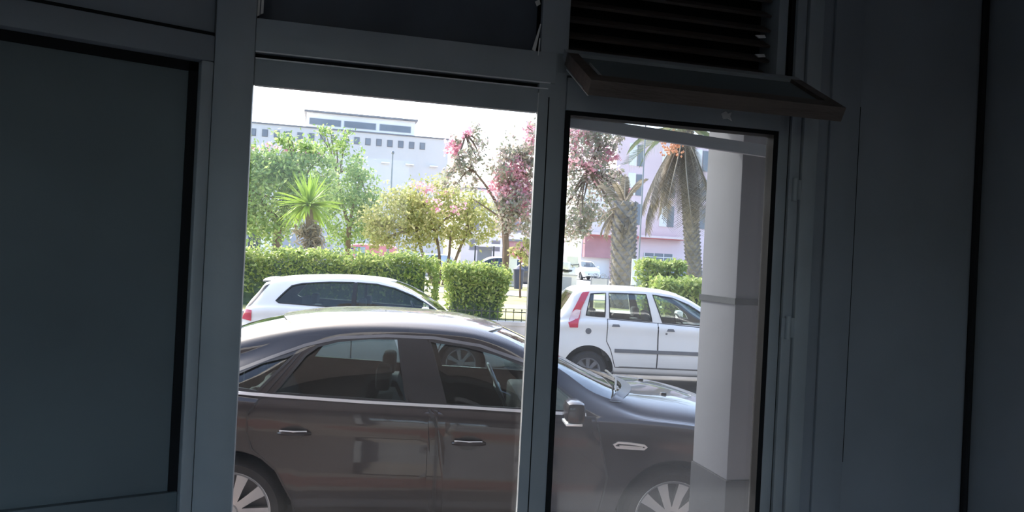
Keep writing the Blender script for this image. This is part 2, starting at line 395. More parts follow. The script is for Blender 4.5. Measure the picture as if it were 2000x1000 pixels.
# hopper sash hinged on the transom sill, folded down into the room
hs = MB()
H0 = Vector((0, -.008, 2.532)); H1 = Vector((0, -.25, 2.395)); hd = (H1 - H0).normalized(); hn = Vector((0, -hd.z, hd.y))
if hn.z < 0: hn = -hn
hop = struct(empty('hopper_sash_window', WO, WA)); hop.name = 'window_4'
def hbox(name, mat, s0, s1, l0, l1, h0, h1):
    m_ = MB(); vs_ = []
    for h in (h0, h1):
        for (s, l) in ((s0, l0), (s1, l0), (s1, l1), (s0, l1)):
            p = H0 + hd * l + hn * h; vs_.append((s, p.y, p.z))
    m_.add(vs_, [(0, 3, 2, 1), (4, 5, 6, 7), (0, 1, 5, 4), (1, 2, 6, 5), (2, 3, 7, 6), (3, 0, 4, 7)]); return m_.build(name, mat, hop)
HL = (H1 - H0).length
hbox('sash_board', 'panel', .15, .82, .02, HL - .02, -.012, -.004)
hbox('sash_rail', 'slat', .118, .855, HL - .05, HL, -.034, .006)
hbox('sash_rail', 'frame', .118, .855, .0, .035, -.022, .006)
hbox('sash_stile', 'slat', .118, .150, .03, HL - .04, -.03, .006)
hbox('sash_stile', 'slat', .82, .855, .03, HL - .04, -.03, .006)
hbox('edge_strip', 'metal', .117, .120, .06, HL, -.036, -.034)
hbox('edge_strip', 'metal', .165, .167, .10, HL - .06, -.004, .002)
# torn paper scraps by the transom corners
def scrap(polys, label):
    o = empty('paper_scrap', WO, WA); tag(o, label, 'paper scrap')
    for p, w0 in polys: MB().prism(p, 'y', w0, w0 + .003).build('paper_strip', 'chip', o)
scrap([([(-.702, 2.62), (-.697, 2.62), (-.698, 2.535), (-.704, 2.530)], .004), ([(-.694, 2.62), (-.690, 2.62), (-.689, 2.542), (-.696, 2.538)], .008)],
      'pale paper strips hanging beside the grey post left of the dark transom')
scrap([([(.046, 2.60), (.049, 2.60), (.036, 2.522), (.026, 2.526)], -.006), ([(.045, 2.56), (.048, 2.56), (.045, 2.512), (.043, 2.512)], -.009), ([(.028, 2.66), (.040, 2.668), (.044, 2.655), (.034, 2.648)], -.006)],
      'torn pale paper hanging from the mullion top between the two transoms')

# portal for the sky light that comes in through the doorway
pl = bpy.data.lights.new('doorway_portal', 'AREA'); pl.shape = 'RECTANGLE'; pl.size = 1.75; pl.size_y = 2.1
pl.cycles.is_portal = True
po = bpy.data.objects.new('doorway_portal', pl); link(po)
po.location = wp(.06, .14, 1.4); po.rotation_euler = (math.radians(90), 0, WA + PI)

# ================================================================== OUTSIDE SHELL
SA = math.radians(5.5); SO = Vector((-.25, 4.70, 0))
SD = Vector((math.cos(SA), math.sin(SA), 0)); SN = Vector((-math.sin(SA), math.cos(SA), 0))
def sp(s, t, z=0.0): return SO + SD * s + SN * t + Vector((0, 0, z))
def sroot(name): return empty(name, SO, SA)
# road
rd = struct(MB().prism([sp(-40, -.30)[:2], sp(40, -.30)[:2], sp(40, 9.2)[:2], sp(-40, 9.2)[:2]], 'z', -.2, 0).build('road', 'asphalt'))
# near pavement: red band by the shop fronts, beige towards the kerb
struct(MB().prism([wp(-14, .25)[:2], wp(14, .25)[:2], sp(14, -.45)[:2], sp(-14, -.45)[:2]], 'z', -.2, .148).build('pavement', 'pave'))
struct(MB().prism([sp(-14, -1.85)[:2], sp(14, -1.85)[:2], sp(14, -.95)[:2], sp(-14, -.95)[:2]], 'z', .1, .153).build('pavement_band', 'redpave'))
struct(MB().prism([sp(-14, -.45)[:2], sp(14, -.45)[:2], sp(14, -.30)[:2], sp(-14, -.30)[:2]], 'z', -.2, .155).build('kerb', 'kerb'))
# own facade left and right of the shop front, seen in reflections
for nm, a, b in (('facade', -14, -.80), ('facade', 1.60, 14)):
    struct(MB().prism([wp(a, .12)[:2], wp(b, .12)[:2], wp(b, .25)[:2], wp(a, .25)[:2]], 'z', -.2, 7).build(nm, 'stucco'))
struct(MB().prism([wp(-.80, .12)[:2], wp(1.60, .12)[:2], wp(1.60, .25)[:2], wp(-.80, .25)[:2]], 'z', CZ + .15, 7).build('facade', 'stucco'))
struct(MB().prism([wp(-14, .25)[:2], wp(14, .25)[:2], wp(14, 1.95)[:2], wp(-14, 1.95)[:2]], 'z', 3.25, 3.5).build('arcade_slab', 'plaster2'))

# pillar
pc = Vector((1.057, 3.60, 0))
pil = empty('pillar', pc, WA); tag(pil, 'square grey painted pillar on the pavement behind the dusty pane', 'pillar')
MB().box(.0, .34, .0, .34, .95, 3.25, bev=.006).build('shaft', 'pillar', pil, True)
MB().box(-.006, .346, -.006, .346, .15, .95, bev=.006).build('plinth', 'plinth', pil, True)
MB().box(-.006, .346, -.006, .346, 1.775, 1.805).build('strap', 'strap', pil)
# sloping bar between shop front and pillar
bar = wroot('awning_bar'); tag(bar, 'grey flat metal bar sloping across the top of the dusty pane', 'bar')
b_ = MB(); zz = lambda s: 2.395 - (s - .25) * .052
b_.add([(.20, .30, zz(.20) - .019), (1.45, .30, zz(1.45) - .021), (1.45, .318, zz(1.45) - .021), (.20, .318, zz(.20) - .019),
        (.20, .30, zz(.20) + .019), (1.45, .30, zz(1.45) + .021), (1.45, .318, zz(1.45) + .021), (.20, .318, zz(.20) + .019)],
       [(0, 3, 2, 1), (4, 5, 6, 7), (0, 1, 5, 4), (1, 2, 6, 5), (2, 3, 7, 6), (3, 0, 4, 7)]); b_.build('flat_bar', 'pole', bar)
MB().box(.20, .22, .252, .32, zz(.2) - .03, zz(.2) + .03).build('wall_bracket', 'pole', bar)
MB().box(1.40, 1.45, .252, .32, zz(1.43) - .03, zz(1.43) + .03).build('wall_bracket', 'pole', bar)

# ================================================================== CARS
LOW = [(-.16, 0), (-.06, .05), (-.025, .16), (-.002, .38), (-.010, .58), (-.022, .76), (-.012, .87), (-.03, .95), (-.065, 1.0)]
class CarShape:
    def __init__(s, T):
        s.T = T; s.fn = {k: pchip(v) for k, v in T.items() if k in ('W', 'zb', 'zt', 'zs', 'zr', 'wr')}
        s.x0 = T['W'][0][0]; s.x1 = T['W'][-1][0]; s.cache = {}
    def ctrl(s, x):
        f = s.fn; W = f['W'](x); zb = f['zb'](x); zt = f['zt'](x)
        zr = min(f['zr'](x), zt - .012); zs = min(f['zs'](x), zr - .012); zb = min(zb, zs - .05)
        wr = min(f['wr'](x), W - .09)
        P = [(W + o, zb + (zs - zb) * q) for o, q in LOW]
        wb = W - .065
        for q in (.33, .67): P.append((wb + (wr - wb) * q + .016 * math.sin(PI * q), zs + (zr - zs) * q))
        P.append((wr, zr)); nr = len(P) - 1
        h = zt - zr
        for a, b in ((.93, .38), (.78, .68), (.5, .91), (.25, .98), (0, 1)): P.append((wr * a, zr + h * b))
        return P, nr
    def section(s, x):
        k = round(x, 5)
        if k in s.cache: return s.cache[k]
        P, nr = s.ctrl(x); out = []; sub = 3
        for i in range(len(P) - 1):
            p0 = P[max(i - 1, 0)]; p1 = P[i]; p2 = P[i + 1]; p3 = P[i + 2] if i + 2 < len(P) else (-P[i][0], P[i][1])
            for j in range(sub):
                t = j / sub
                out.append(tuple(.5 * (2 * p1[c] + (p2[c] - p0[c]) * t + (2 * p0[c] - 5 * p1[c] + 4 * p2[c] - p3[c]) * t * t + (3 * p1[c] - p0[c] - 3 * p2[c] + p3[c]) * t ** 3) for c in (0, 1)))
        out.append(P[-1]); r = (np.array(out), nr * sub); s.cache[k] = r; return r
    def y(s, x, z):
        S, n = s.section(x); return float(np.interp(z, S[:n + 4, 1], S[:n + 4, 0]))
    def z(s, x, y):
        S, n = s.section(x); T = S[n - 3:][::-1]; return float(np.interp(abs(y), T[:, 0], T[:, 1]))
def poly_span(poly, x):
    zs = []
    for i in range(len(poly)):
        (xa, za), (xb, zb) = poly[i], poly[(i + 1) % len(poly)]
        if abs(xa - xb) < 1e-9:
            if abs(x - xa) < 1e-6: zs += [za, zb]
        elif min(xa, xb) - 1e-9 <= x <= max(xa, xb) + 1e-9: zs.append(za + (zb - za) * (x - xa) / (xb - xa))
    return min(zs), max(zs)
def side_patch(cs, poly, side, off, nx=16, nz=8, thick=0.0):
    xs = np.linspace(min(p[0] for p in poly), max(p[0] for p in poly), nx); xs[0] += 1e-4; xs[-1] -= 1e-4
    m = MB()
    def layer(o):
        P = []
        for x in xs:
            a, b = poly_span(poly, x)
            P.append([(x, side * (cs.y(x, z) + o), z) for z in np.linspace(a, b, nz)])
        return P
    m.grid(layer(off), nx, nz)
    if thick: m.grid(layer(off - thick), nx, nz)
    return m
def resample(path, step, closed=False):
    pts = list(path) + ([path[0]] if closed else []); out = []
    for (a, b), (c, d) in zip(pts[:-1], pts[1:]):
        n = max(1, int(math.hypot(c - a, d - b) / step))
        out += [(a + (c - a) * i / n, b + (d - b) * i / n) for i in range(n)]
    if not closed: out.append(pts[-1])
    return out
def ribbon(cs, path, side, width, off=.004, depth=.008, closed=False, step=.05):
    pts = resample(path, step, closed); n = len(pts); m = MB(); vs_ = []; fs = []
    for i, (x, z) in enumerate(pts):
        a = pts[(i - 1) % n if closed else max(i - 1, 0)]; b = pts[(i + 1) % n if closed else min(i + 1, n - 1)]
        tx, tz = b[0] - a[0], b[1] - a[1]; L = math.hypot(tx, tz) or 1; nx_, nz_ = -tz / L * width / 2, tx / L * width / 2
        for s2 in (1, -1):
            X, Z = x + s2 * nx_, z + s2 * nz_; Y = cs.y(X, Z)
            vs_ += [(X, side * (Y + off), Z), (X, side * (Y + off - depth), Z)]
    for i in range(n if closed else n - 1):
        a = 4 * i; b = 4 * ((i + 1) % n)
        fs += [(a, b, b + 2, a + 2), (a, a + 1, b + 1, b), (a + 2, b + 2, b + 3, a + 3), (a + 1, a + 3, b + 3, b + 1)]
    if not closed: fs += [(0, 2, 3, 1), (4 * n - 4, 4 * n - 3, 4 * n - 1, 4 * n - 2)]
    return m.add(vs_, fs)
def screen_pts(scr, s, t):
    xt = scr['xt'] + (scr['xte'] - scr['xt']) * s * s; xb = scr['xb'] + (scr['xbe'] - scr['xb']) * s * s
    return xt + (xb - xt) * t, s * (scr['yt'] + (scr['yb'] - scr['yt']) * t)
def screen_poly(scr):
    S = np.linspace(-1, 1, 13)
    return [screen_pts(scr, s, 0) for s in S] + [screen_pts(scr, s, 1) for s in S[::-1]]

def wheel(parent, x, y, side, r, rr, nsp, mat='alloy', plain=False):
    z = r
    t = MB().lathe([(rr, -.09), (r - .03, -.10), (r - .006, -.075), (r, -.03), (r, .03), (r - .006, .075), (r - .03, .10), (rr, .09)], 'y', 40, closed=True).build('tyre', 'rubber', parent, True)
    t.location = (x, y, z)
    m = MB().lathe([(rr - .012, side * .085), (rr, side * .092), (rr + .004, side * .09), (rr + .003, -side * .08), (rr - .02, -side * .08), (rr - .025, side * .05)], 'y', 40, closed=True)
    m.lathe([(.0, side * .075), (.045, side * .078), (.062, side * .06), (.062, side * .02), (0, side * .02)], 'y', 16)
    for k in range(nsp):
        a = 2 * PI * k / nsp; ca, sa = math.cos(a), math.sin(a); vs_ = []
        for rad, hw, d0, d1 in ((.05, .022, .07, .03), ((rr + .05) / 2, .026, .066, .03), (rr - .008, .036, .082, .04)):
            for q, d in ((-hw, d0), (hw, d0), (hw, d1), (-hw, d1)): vs_.append((rad * ca - q * sa, side * d, rad * sa + q * ca))
        fs = []
        for j in (0, 4): fs += [(j + i, j + (i + 1) % 4, j + 4 + (i + 1) % 4, j + 4 + i) for i in range(4)]
        m.add(vs_, fs + [(0, 3, 2, 1), (8, 9, 10, 11)])
    m.build('rim', mat, t, True)
    MB().lathe([(0, -side * .02), (rr - .02, -side * .02), (rr - .02, -side * .05), (0, -side * .05)], 'y', 24).build('brake_disc', 'greytrim', t)
    return t

def build_car(name, T, paint, loc, rz, far=False):
    cs = CarShape(T); root = empty(name, loc, rz)
    xs = list(np.arange(cs.x0, cs.x1, T.get('dx', .05))) + [cs.x1]
    xs += list(np.arange(cs.x0, cs.x0 + .35, .012)) + list(np.arange(cs.x1 - .3, cs.x1, .015)); xs = sorted(set(np.round(xs, 4)))
    rings = []
    for x in xs:
        S, n = cs.section(x)
        rings.append([(x, -y, z) for y, z in S] + [(x, y, z) for y, z in S[-2::-1]])
    nr = len(rings[0]); m = MB(); m.grid(rings, len(rings), nr)
    for ring, rev in ((rings[0], 0), (rings[-1], 1)):
        cen = np.mean(np.array(ring), axis=0); b0 = len(m.v); m.v.append(tuple(cen)); st = 0 if not rev else (len(rings) - 1) * nr
        for j in range(nr - 1): m.f.append((st + j, st + j + 1, b0))
        m.f.append((st + nr - 1, st, b0))
    body = m.build('body', paint, root, False); body.data.materials.append(M[T.get('inner', 'interior')])
    wins = T['wins']; cuts = [MB(), MB(), MB()]
    for poly, _ in wins: cuts[0].prism(poly, 'y', -1.6, 1.6)
    for k in ('front', 'rear'):
        if k in T: cuts[1].prism(screen_poly(T[k]), 'z', .75, 2.6)
    for xw in T['wheels']:
        for sd in (-1, 1):
            n = 36; ra = T['arch']
            cuts[2].prism([(xw + ra * math.cos(2 * PI * i / n), T['r'] + ra * math.sin(2 * PI * i / n)) for i in range(n)], 'y', sd * .48, sd * 1.3)
    so_ = body.modifiers.new('s', 'SOLIDIFY'); so_.thickness = .028; so_.offset = -1; so_.material_offset = 1; so_.material_offset_rim = 0
    cutters = [c.build('cutter', None, root) for c in cuts]
    for c in cutters:
        bo = body.modifiers.new('b', 'BOOLEAN'); bo.operation = 'DIFFERENCE'; bo.solver = 'EXACT'; bo.object = c; bo.use_self = False
    dg = bpy.context.evaluated_depsgraph_get(); dg.update()
    me = bpy.data.meshes.new_from_object(body.evaluated_get(dg)); body.modifiers.clear()
    old = body.data; body.data = me; bpy.data.meshes.remove(old); 
    for c in cutters: bpy.data.objects.remove(c)
    print('CAR', name, len(me.polygons))
    me.shade_smooth(); me.set_sharp_from_angle(angle=math.radians(32))
    for poly, gm in wins:
        for sd in (-1, 1): side_patch(cs, poly, sd, -.012).build('side_window', gm, root, True)
        if not far:
            ribbon(cs, poly, -1, .016, .003, .01, True).build('window_seal', 'blacktrim', root, True)
    for k, nm in (('front', 'windscreen'), ('rear', 'rear_window')):
        if k not in T: continue
        scr = T[k]; P = []
        for s in np.linspace(-1, 1, 15):
            P.append([(lambda x, y: (x, y, cs.z(x, y) - .012))(*screen_pts(scr, s, t)) for t in np.linspace(0, 1, 10)])
        MB().grid(P, 15, 10).build(nm, 'screenglass', root, True)
    zb = .24
    box('underbody', 'interior', (cs.x0 + .25, cs.x1 - .25, -.62, .62, zb, zb + .06), root)
    for xw in T['wheels']:
        for sd in (-1, 1):
            W = cs.fn['W'](xw); yo = W - .03
            a0 = np.linspace(-.12 * PI, 1.12 * PI, 20); ra = T['arch'] + .004
            m = MB(); m.grid([[(xw + ra * math.cos(a), sd * q, max(T['r'] + ra * math.sin(a), .16)) for q in (.47, yo)] for a in a0], 20, 2)
            m.add([(xw + ra * math.cos(a), sd * .47, max(T['r'] + ra * math.sin(a), .16)) for a in a0], [tuple(range(20))]); m.build('wheel_well', 'interior', root)
            wheel(root, xw, sd * (W - .125), sd, T['r'], T['rim'], T['spokes'], T.get('rimmat', 'alloy'))
    # cabin
    im = T.get('inner', 'interior'); cz = T['seatz']
    box('dashboard', im, (T['dash'], T['dash'] + .45, -.62, .62, .62, T['dashz']), root, .03)
    for x, nmx in ((T['seat'], 'front'), (T['seat'] - .85, 'rear')):
        for yy in ((-.36, .36) if nmx == 'front' else (0,)):
            hw = .24 if nmx == 'front' else .58
            st = MB().box(x - .05, x + .45, yy - hw, yy + hw, .42, .56, bev=.03)
            st.add([(x - .30, yy - hw, cz), (x - .20, yy - hw, cz), (x + .04, yy - hw, .5), (x - .10, yy - hw, .5), (x - .30, yy + hw, cz), (x - .20, yy + hw, cz), (x + .04, yy + hw, .5), (x - .10, yy + hw, .5)],
                   [(0, 1, 2, 3), (7, 6, 5, 4), (0, 4, 5, 1), (1, 5, 6, 2), (2, 6, 7, 3), (3, 7, 4, 0)])
            so2 = st.build('seat', im, root)
            for hy in ((yy,) if nmx == 'front' else (-.36, .36)):
                MB().box(x - .32, x - .22, hy - .12, hy + .12, cz + .03, cz + .19, bev=.03).build('headrest', im, so2, True)
    sw = MB(); sx = T['dash'] - .10; c0 = Vector((sx, .36, T['dashz'] - .02)); tl = math.radians(25)
    ringp = [c0 + Vector((-math.sin(tl) * .185 * math.sin(a), .185 * math.cos(a), math.cos(tl) * .185 * math.sin(a))) for a in np.linspace(0, 2 * PI, 25)]
    sw.tube(ringp, .014, 8, False)
    for a in (PI * .02, PI * .98, PI * 1.5): sw.tube([c0, c0 + Vector((-math.sin(tl) * .18 * math.sin(a), .18 * math.cos(a), math.cos(tl) * .18 * math.sin(a)))], [.03, .012], 6)
    sw.build('steering_wheel', T.get('swmat', 'greytrim'), root, True)
    # mirrors
    mx, mz = T['mirror']
    for sd in (-1, 1):
        y0 = cs.y(mx, mz) * sd
        mm = MB().box(mx - .05, mx + .07, min(y0 + sd * .06, y0 + sd * .24), max(y0 + sd * .06, y0 + sd * .24), mz, mz + .135, bev=.035).build('mirror', paint, root, True)
        MB().tube([(mx + .02, y0 - sd * .01, mz - .0), (mx + .02, y0 + sd * .10, mz + .03)], [.03, .022], 8).build('mirror_arm', 'blacktrim', mm)
        box('mirror_trim', 'chrome', (mx - .05, mx + .05, min(y0 + sd * .08, y0 + sd * .235), max(y0 + sd * .08, y0 + sd * .235), mz - .006, mz + .010), mm, .003)
    # lamps at both ends
    for sd in (-1, 1):
        if 'tailpoly' in T: side_patch(cs, T['tailpoly'], sd, .010, 14, 10, .012).build('tail_lamp', 'tail', root, True)
        if 'headpoly' in T: side_patch(cs, T['headpoly'], sd, .008, 10, 6, .012).build('headlamp', 'lamp', root, True)
    xr = cs.x0; box('number_plate', 'plate', (xr - .012, xr - .002, -.26, .26, T['platez'], T['platez'] + .11), root)
    box('front_plate', 'plate', (cs.x1 + .002, cs.x1 + .012, -.26, .26, .42, .53), root)
    box('grille', 'blacktrim', (cs.x1 - .02, cs.x1 + .004, -.35, .35, .55, min(.66, cs.fn['zt'](cs.x1) - .02)), root)
    return root, cs

def door_part(root, cs, nm, poly, paint, handle=None, hmat=None):
    d = side_patch(cs, poly, -1, .0035, 22, 16, .006).build(nm, paint, root, True)
    ribbon(cs, poly, -1, .011, .0048, .010, True).build('door_seam', 'blacktrim', root)
    if handle:
        x0, x1, z = handle; y = -cs.y((x0 + x1) / 2, z)
        rc = MB(); n = 16
        rc.add([((x0 + x1) / 2 + .075 * math.cos(2 * PI * i / n), -cs.y((x0 + x1) / 2, z + .042 * math.sin(2 * PI * i / n)) - .005, z + .046 * math.sin(2 * PI * i / n)) for i in range(n)], [tuple(range(n))])
        rc.build('handle_recess', 'blacktrim', d)
        h = MB().tube([(x0, y - .004, z - .006), (x0 + .03, y - .030, z), ((x0 + x1) / 2, y - .038, z + .003), (x1 - .03, y - .030, z), (x1, y - .004, z - .004)], [.010, .014, .015, .014, .010], 8)
        hh = h.build('handle', hmat or paint, d, True)
        MB().tube([(x0 + .01, y - .022, z + .012), ((x0 + x1) / 2, y - .046, z + .014), (x1 - .02, y - .026, z + .012)], .0055, 6).build('handle_strip', 'chrome', hh, True)
    return d

# ---- dark sedan
SED = dict(
    W=[(-2.38, .62), (-2.30, .77), (-2.1, .855), (-1.7, .90), (-1, .92), (1.2, .92), (1.7, .90), (2.0, .86), (2.25, .75), (2.36, .58)],
    zb=[(-2.38, .42), (-2.3, .30), (-2, .25), (-1, .21), (1, .21), (2, .23), (2.3, .28), (2.36, .40)],
    zt=[(-2.38, .66), (-2.35, .86), (-2.28, 1.02), (-2.1, 1.10), (-1.9, 1.17), (-1.7, 1.29), (-1.56, 1.37), (-1.24, 1.465), (-.92, 1.51), (-.52, 1.525), (-.15, 1.515), (.2, 1.465), (.45, 1.375), (.8, 1.21), (1.12, 1.075), (1.22, 1.055), (1.6, 1.01), (2.0, .90), (2.2, .79), (2.33, .62), (2.36, .54)],
    zs=[(-2.38, .56), (-2.3, .88), (-2.1, .98), (-1.5, 1.03), (-1.2, 1.02), (0, .985), (.6, .96), (1.0, .945), (1.3, .93), (1.7, .88), (2.0, .79), (2.2, .69), (2.36, .48)],
    zr=[(-2.38, .6), (-2.3, .92), (-2.1, 1.0), (-1.9, 1.06), (-1.6, 1.16), (-1.39, 1.235), (-1.02, 1.365), (-.8, 1.405), (-.42, 1.425), (0, 1.41), (.38, 1.305), (.62, 1.20), (.83, 1.085), (1.0, 1.01), (1.15, .965), (1.5, .925), (1.8, .87), (2.1, .76), (2.36, .5)],
    wr=[(-2.38, .5), (-2.1, .70), (-1.9, .68), (-1.4, .655), (-.4, .655), (.4, .65), (.8, .675), (1.05, .75), (1.3, .79), (1.8, .77), (2.36, .48)],
    wins=[([(-1.15, 1.045), (-.99, 1.27), (-.92, 1.325), (-.80, 1.36), (-.6, 1.385), (-.425, 1.388), (-.345, 1.015)], 'darkglass'),
          ([(-.105, 1.005), (-.225, 1.380), (.0, 1.360), (.2, 1.315), (.40, 1.245), (.60, 1.135), (.70, 1.06), (.72, .985)], 'darkglass'),
          ([(-1.47, 1.075), (-1.25, 1.05), (-1.055, 1.27), (-1.25, 1.215), (-1.42, 1.13)], 'darkglass')],
    front=dict(xt=.30, xte=.16, yt=.52, xb=1.20, xbe=.98, yb=.70), rear=dict(xt=-1.25, xte=-1.12, yt=.50, xb=-2.02, xbe=-1.85, yb=.60),
    wheels=(-1.372, 1.362), arch=.385, r=.325, rim=.245, spokes=10, dash=.42, dashz=.95, seat=-.25, seatz=.98, swmat='alloy', mirror=(.66, .955), platez=.72,
    tailpoly=[(-2.30, .80), (-2.05, .84), (-1.95, .94), (-2.28, .93)], headpoly=[(1.72, .80), (2.15, .62), (2.20, .70), (1.80, .87)])
sed, scs = build_car('sedan', SED, 'paint_dark', SO + Vector((0, 0, 0)) + Vector((-math.sin(math.radians(6)), math.cos(math.radians(6)), 0)) * .92, math.radians(6))
tag(sed, 'dark brown-black sedan with chrome window line parked at the kerb outside the doorway', 'car')
door_part(sed, scs, 'rear_door', [(-1.215, 1.028), (-1.285, .93), (-1.285, .82), (-1.25, .72), (-1.10, .60), (-1.0, .42), (-.98, .32), (-.155, .30), (-.16, .88), (-.218, .992)], 'paint_dark', (-1.10, -.91, .825), 'paint_dark')
door_part(sed, scs, 'front_door', [(-.208, .992), (-.150, .88), (-.145, .30), (.86, .30), (.92, .60), (.84, .955)], 'paint_dark', (-.055, .145, .79), 'paint_dark')
ribbon(scs, [(-1.50, 1.062), (-1.4, 1.045), (-1.2, 1.035), (-.6, 1.012), (0, .998), (.5, .980), (.78, .972)], -1, .016, .010, .012).build('chrome_strip', 'chrome', sed, True)
ribbon(scs, [(-1.48, 1.05), (-1.2, 1.022), (-.6, .998), (0, .984), (.78, .958)], -1, .014, .005, .008).build('belt_rubber', 'blacktrim', sed, True)
side_patch(scs, [(-.342, 1.015), (-.422, 1.395), (-.228, 1.39), (-.108, 1.005)], -1, .003, 10, 10, .008).build('pillar_cover', 'blacktrim', sed, True)
ribbon(scs, [(-1.42, 1.15), (-1.2, 1.245), (-1.0, 1.325), (-.8, 1.378), (-.5, 1.402), (-.2, 1.400), (.1, 1.362), (.4, 1.268), (.6, 1.16)], -1, .018, .004, .01).build('window_top_trim', 'greytrim', sed, True)
ribbon(scs, [(-1.20, 1.04), (-1.02, 1.285)], -1, .008, .004, .006).build('door_seam', 'blacktrim', sed)
vn = ribbon(scs, [(.955, .800), (.98, .815), (1.06, .812), (1.15, .800), (1.165, .790), (1.15, .778), (1.06, .780), (.97, .785)], -1, .014, .010, .012, True).build('fender_vent', 'chrome', sed, True)
ribbon(scs, [(.99, .795), (1.14, .789)], -1, .008, .010, .012).build('vent_bar', 'chrome', vn, True)
for i, (x0, y0, x1, y1) in enumerate(((1.16, -.05, 1.02, -.62), (1.20, .45, 1.14, -.10))):
    q = [(x0 + (x1 - x0) * t, y0 + (y1 - y0) * t) for t in np.linspace(0, 1, 7)]
    MB().tube([(x, y, scs.z(x, y) + .022) for x, y in q], [.010, .009, .008, .008, .007, .007, .006], 6).build('wiper', 'blacktrim', sed)
P = [[(lambda x, y: (x, y, scs.z(x, y) + .006))(1.215 - .22 * s * s + dx, s * .715) for dx in (-.035, 0, .035)] for s in np.linspace(-1, 1, 15)]
MB().grid(P, 15, 3).build('cowl', 'blacktrim', sed, True)
for y in (-.32, .28):
    MB().box(1.42, 1.46, y - .02, y + .02, scs.z(1.44, y) - .005, scs.z(1.44, y) + .014, bev=.005).build('washer_jet', 'blacktrim', sed, True)

# ---- white three-door hatchback
HAT = dict(
    W=[(-2.0, .60), (-1.95, .74), (-1.8, .83), (-1.4, .87), (0, .88), (1.2, .87), (1.7, .83), (2.05, .70), (2.2, .5)],
    zb=[(-2.0, .45), (-1.9, .30), (-1, .22), (1, .22), (2.0, .26), (2.2, .4)],
    zt=[(-2.0, .85), (-1.985, .97), (-1.93, 1.05), (-1.76, 1.28), (-1.68, 1.395), (-1.60, 1.435), (-1.3, 1.485), (-.45, 1.525), (.0, 1.505), (.3, 1.44), (.6, 1.31), (.95, 1.09), (1.1, .97), (1.3, .93), (1.6, .88), (1.9, .74), (2.05, .5), (2.2, .46)],
    zs=[(-2.0, .75), (-1.9, 1.0), (-1.4, 1.06), (0, 1.02), (.8, .96), (1.1, .90), (1.4, .85), (1.7, .78), (2.0, .5), (2.2, .40)],
    zr=[(-2.0, .8), (-1.93, 1.0), (-1.76, 1.22), (-1.66, 1.345), (-1.3, 1.41), (-.45, 1.47), (0, 1.45), (.3, 1.38), (.58, 1.28), (.85, 1.10), (1.1, .94), (1.6, .83), (1.9, .68), (2.2, .44)],
    wr=[(-2.0, .45), (-1.9, .62), (-1.5, .62), (0, .64), (.6, .64), (1.1, .74), (1.7, .72), (2.2, .38)],
    wins=[([(-1.47, 1.12), (-1.42, 1.09), (-.36, 1.055), (-.36, 1.435), (-.7, 1.425), (-1.12, 1.385), (-1.27, 1.345), (-1.36, 1.25)], 'darkglass'),
          ([(-.31, 1.052), (.98, 1.005), (.92, 1.06), (.76, 1.155), (.53, 1.275), (.25, 1.375), (-.02, 1.425), (-.31, 1.435)], 'darkglass')],
    front=dict(xt=.22, xte=.12, yt=.50, xb=1.08, xbe=.92, yb=.66), rear=dict(xt=-1.685, xte=-1.665, yt=.50, xb=-1.935, xbe=-1.915, yb=.58),
    wheels=(-1.29, 1.29), arch=.37, r=.31, rim=.22, spokes=7, dash=.62, dashz=.98, seat=.02, seatz=1.0, mirror=(.72, 1.0), platez=.60, inner='greyint',
    tailpoly=[(-1.955, .83), (-1.80, .81), (-1.80, .965), (-1.94, .985)], headpoly=[(1.72, .70), (2.05, .56), (2.10, .66), (1.75, .83)])
hat, hcs = build_car('hatchback', HAT, 'paint_white', Vector((-1.965, 11.4 - .10, 0)) + Vector((-math.sin(.07), math.cos(.07), 0)) * .88, .07)
tag(hat, 'white three-door hatchback with dark windows parked before the long hedge', 'car')
door_part(hat, hcs, 'front_door', [(-.33, 1.03), (-.33, .30), (.88, .30), (.98, .6), (.95, .98)], 'paint_white', (-.22, -.04, .90), 'paint_white')
side_patch(hcs, [(-.362, 1.052), (-.362, 1.437), (-.308, 1.437), (-.308, 1.05)], -1, .004, 5, 8, .012).build('pillar_cover', 'blacktrim', hat, True)
side_patch(hcs, [(-1.665, 1.33), (-1.60, 1.355), (-1.84, 1.02), (-1.925, .995)], -1, .003, 10, 6, .006).build('rear_window_trim', 'blacktrim', hat, True)
P = [[(x, y, hcs.z(max(x, -1.60), y) + dz) for (x, dz) in ((-1.60, .006), (-1.72, .004), (-1.73, -.012), (-1.62, -.03))] for y in np.linspace(-.56, .56, 12)]
MB().grid(P, 12, 4).build('roof_spoiler', 'paint_white', hat, True)

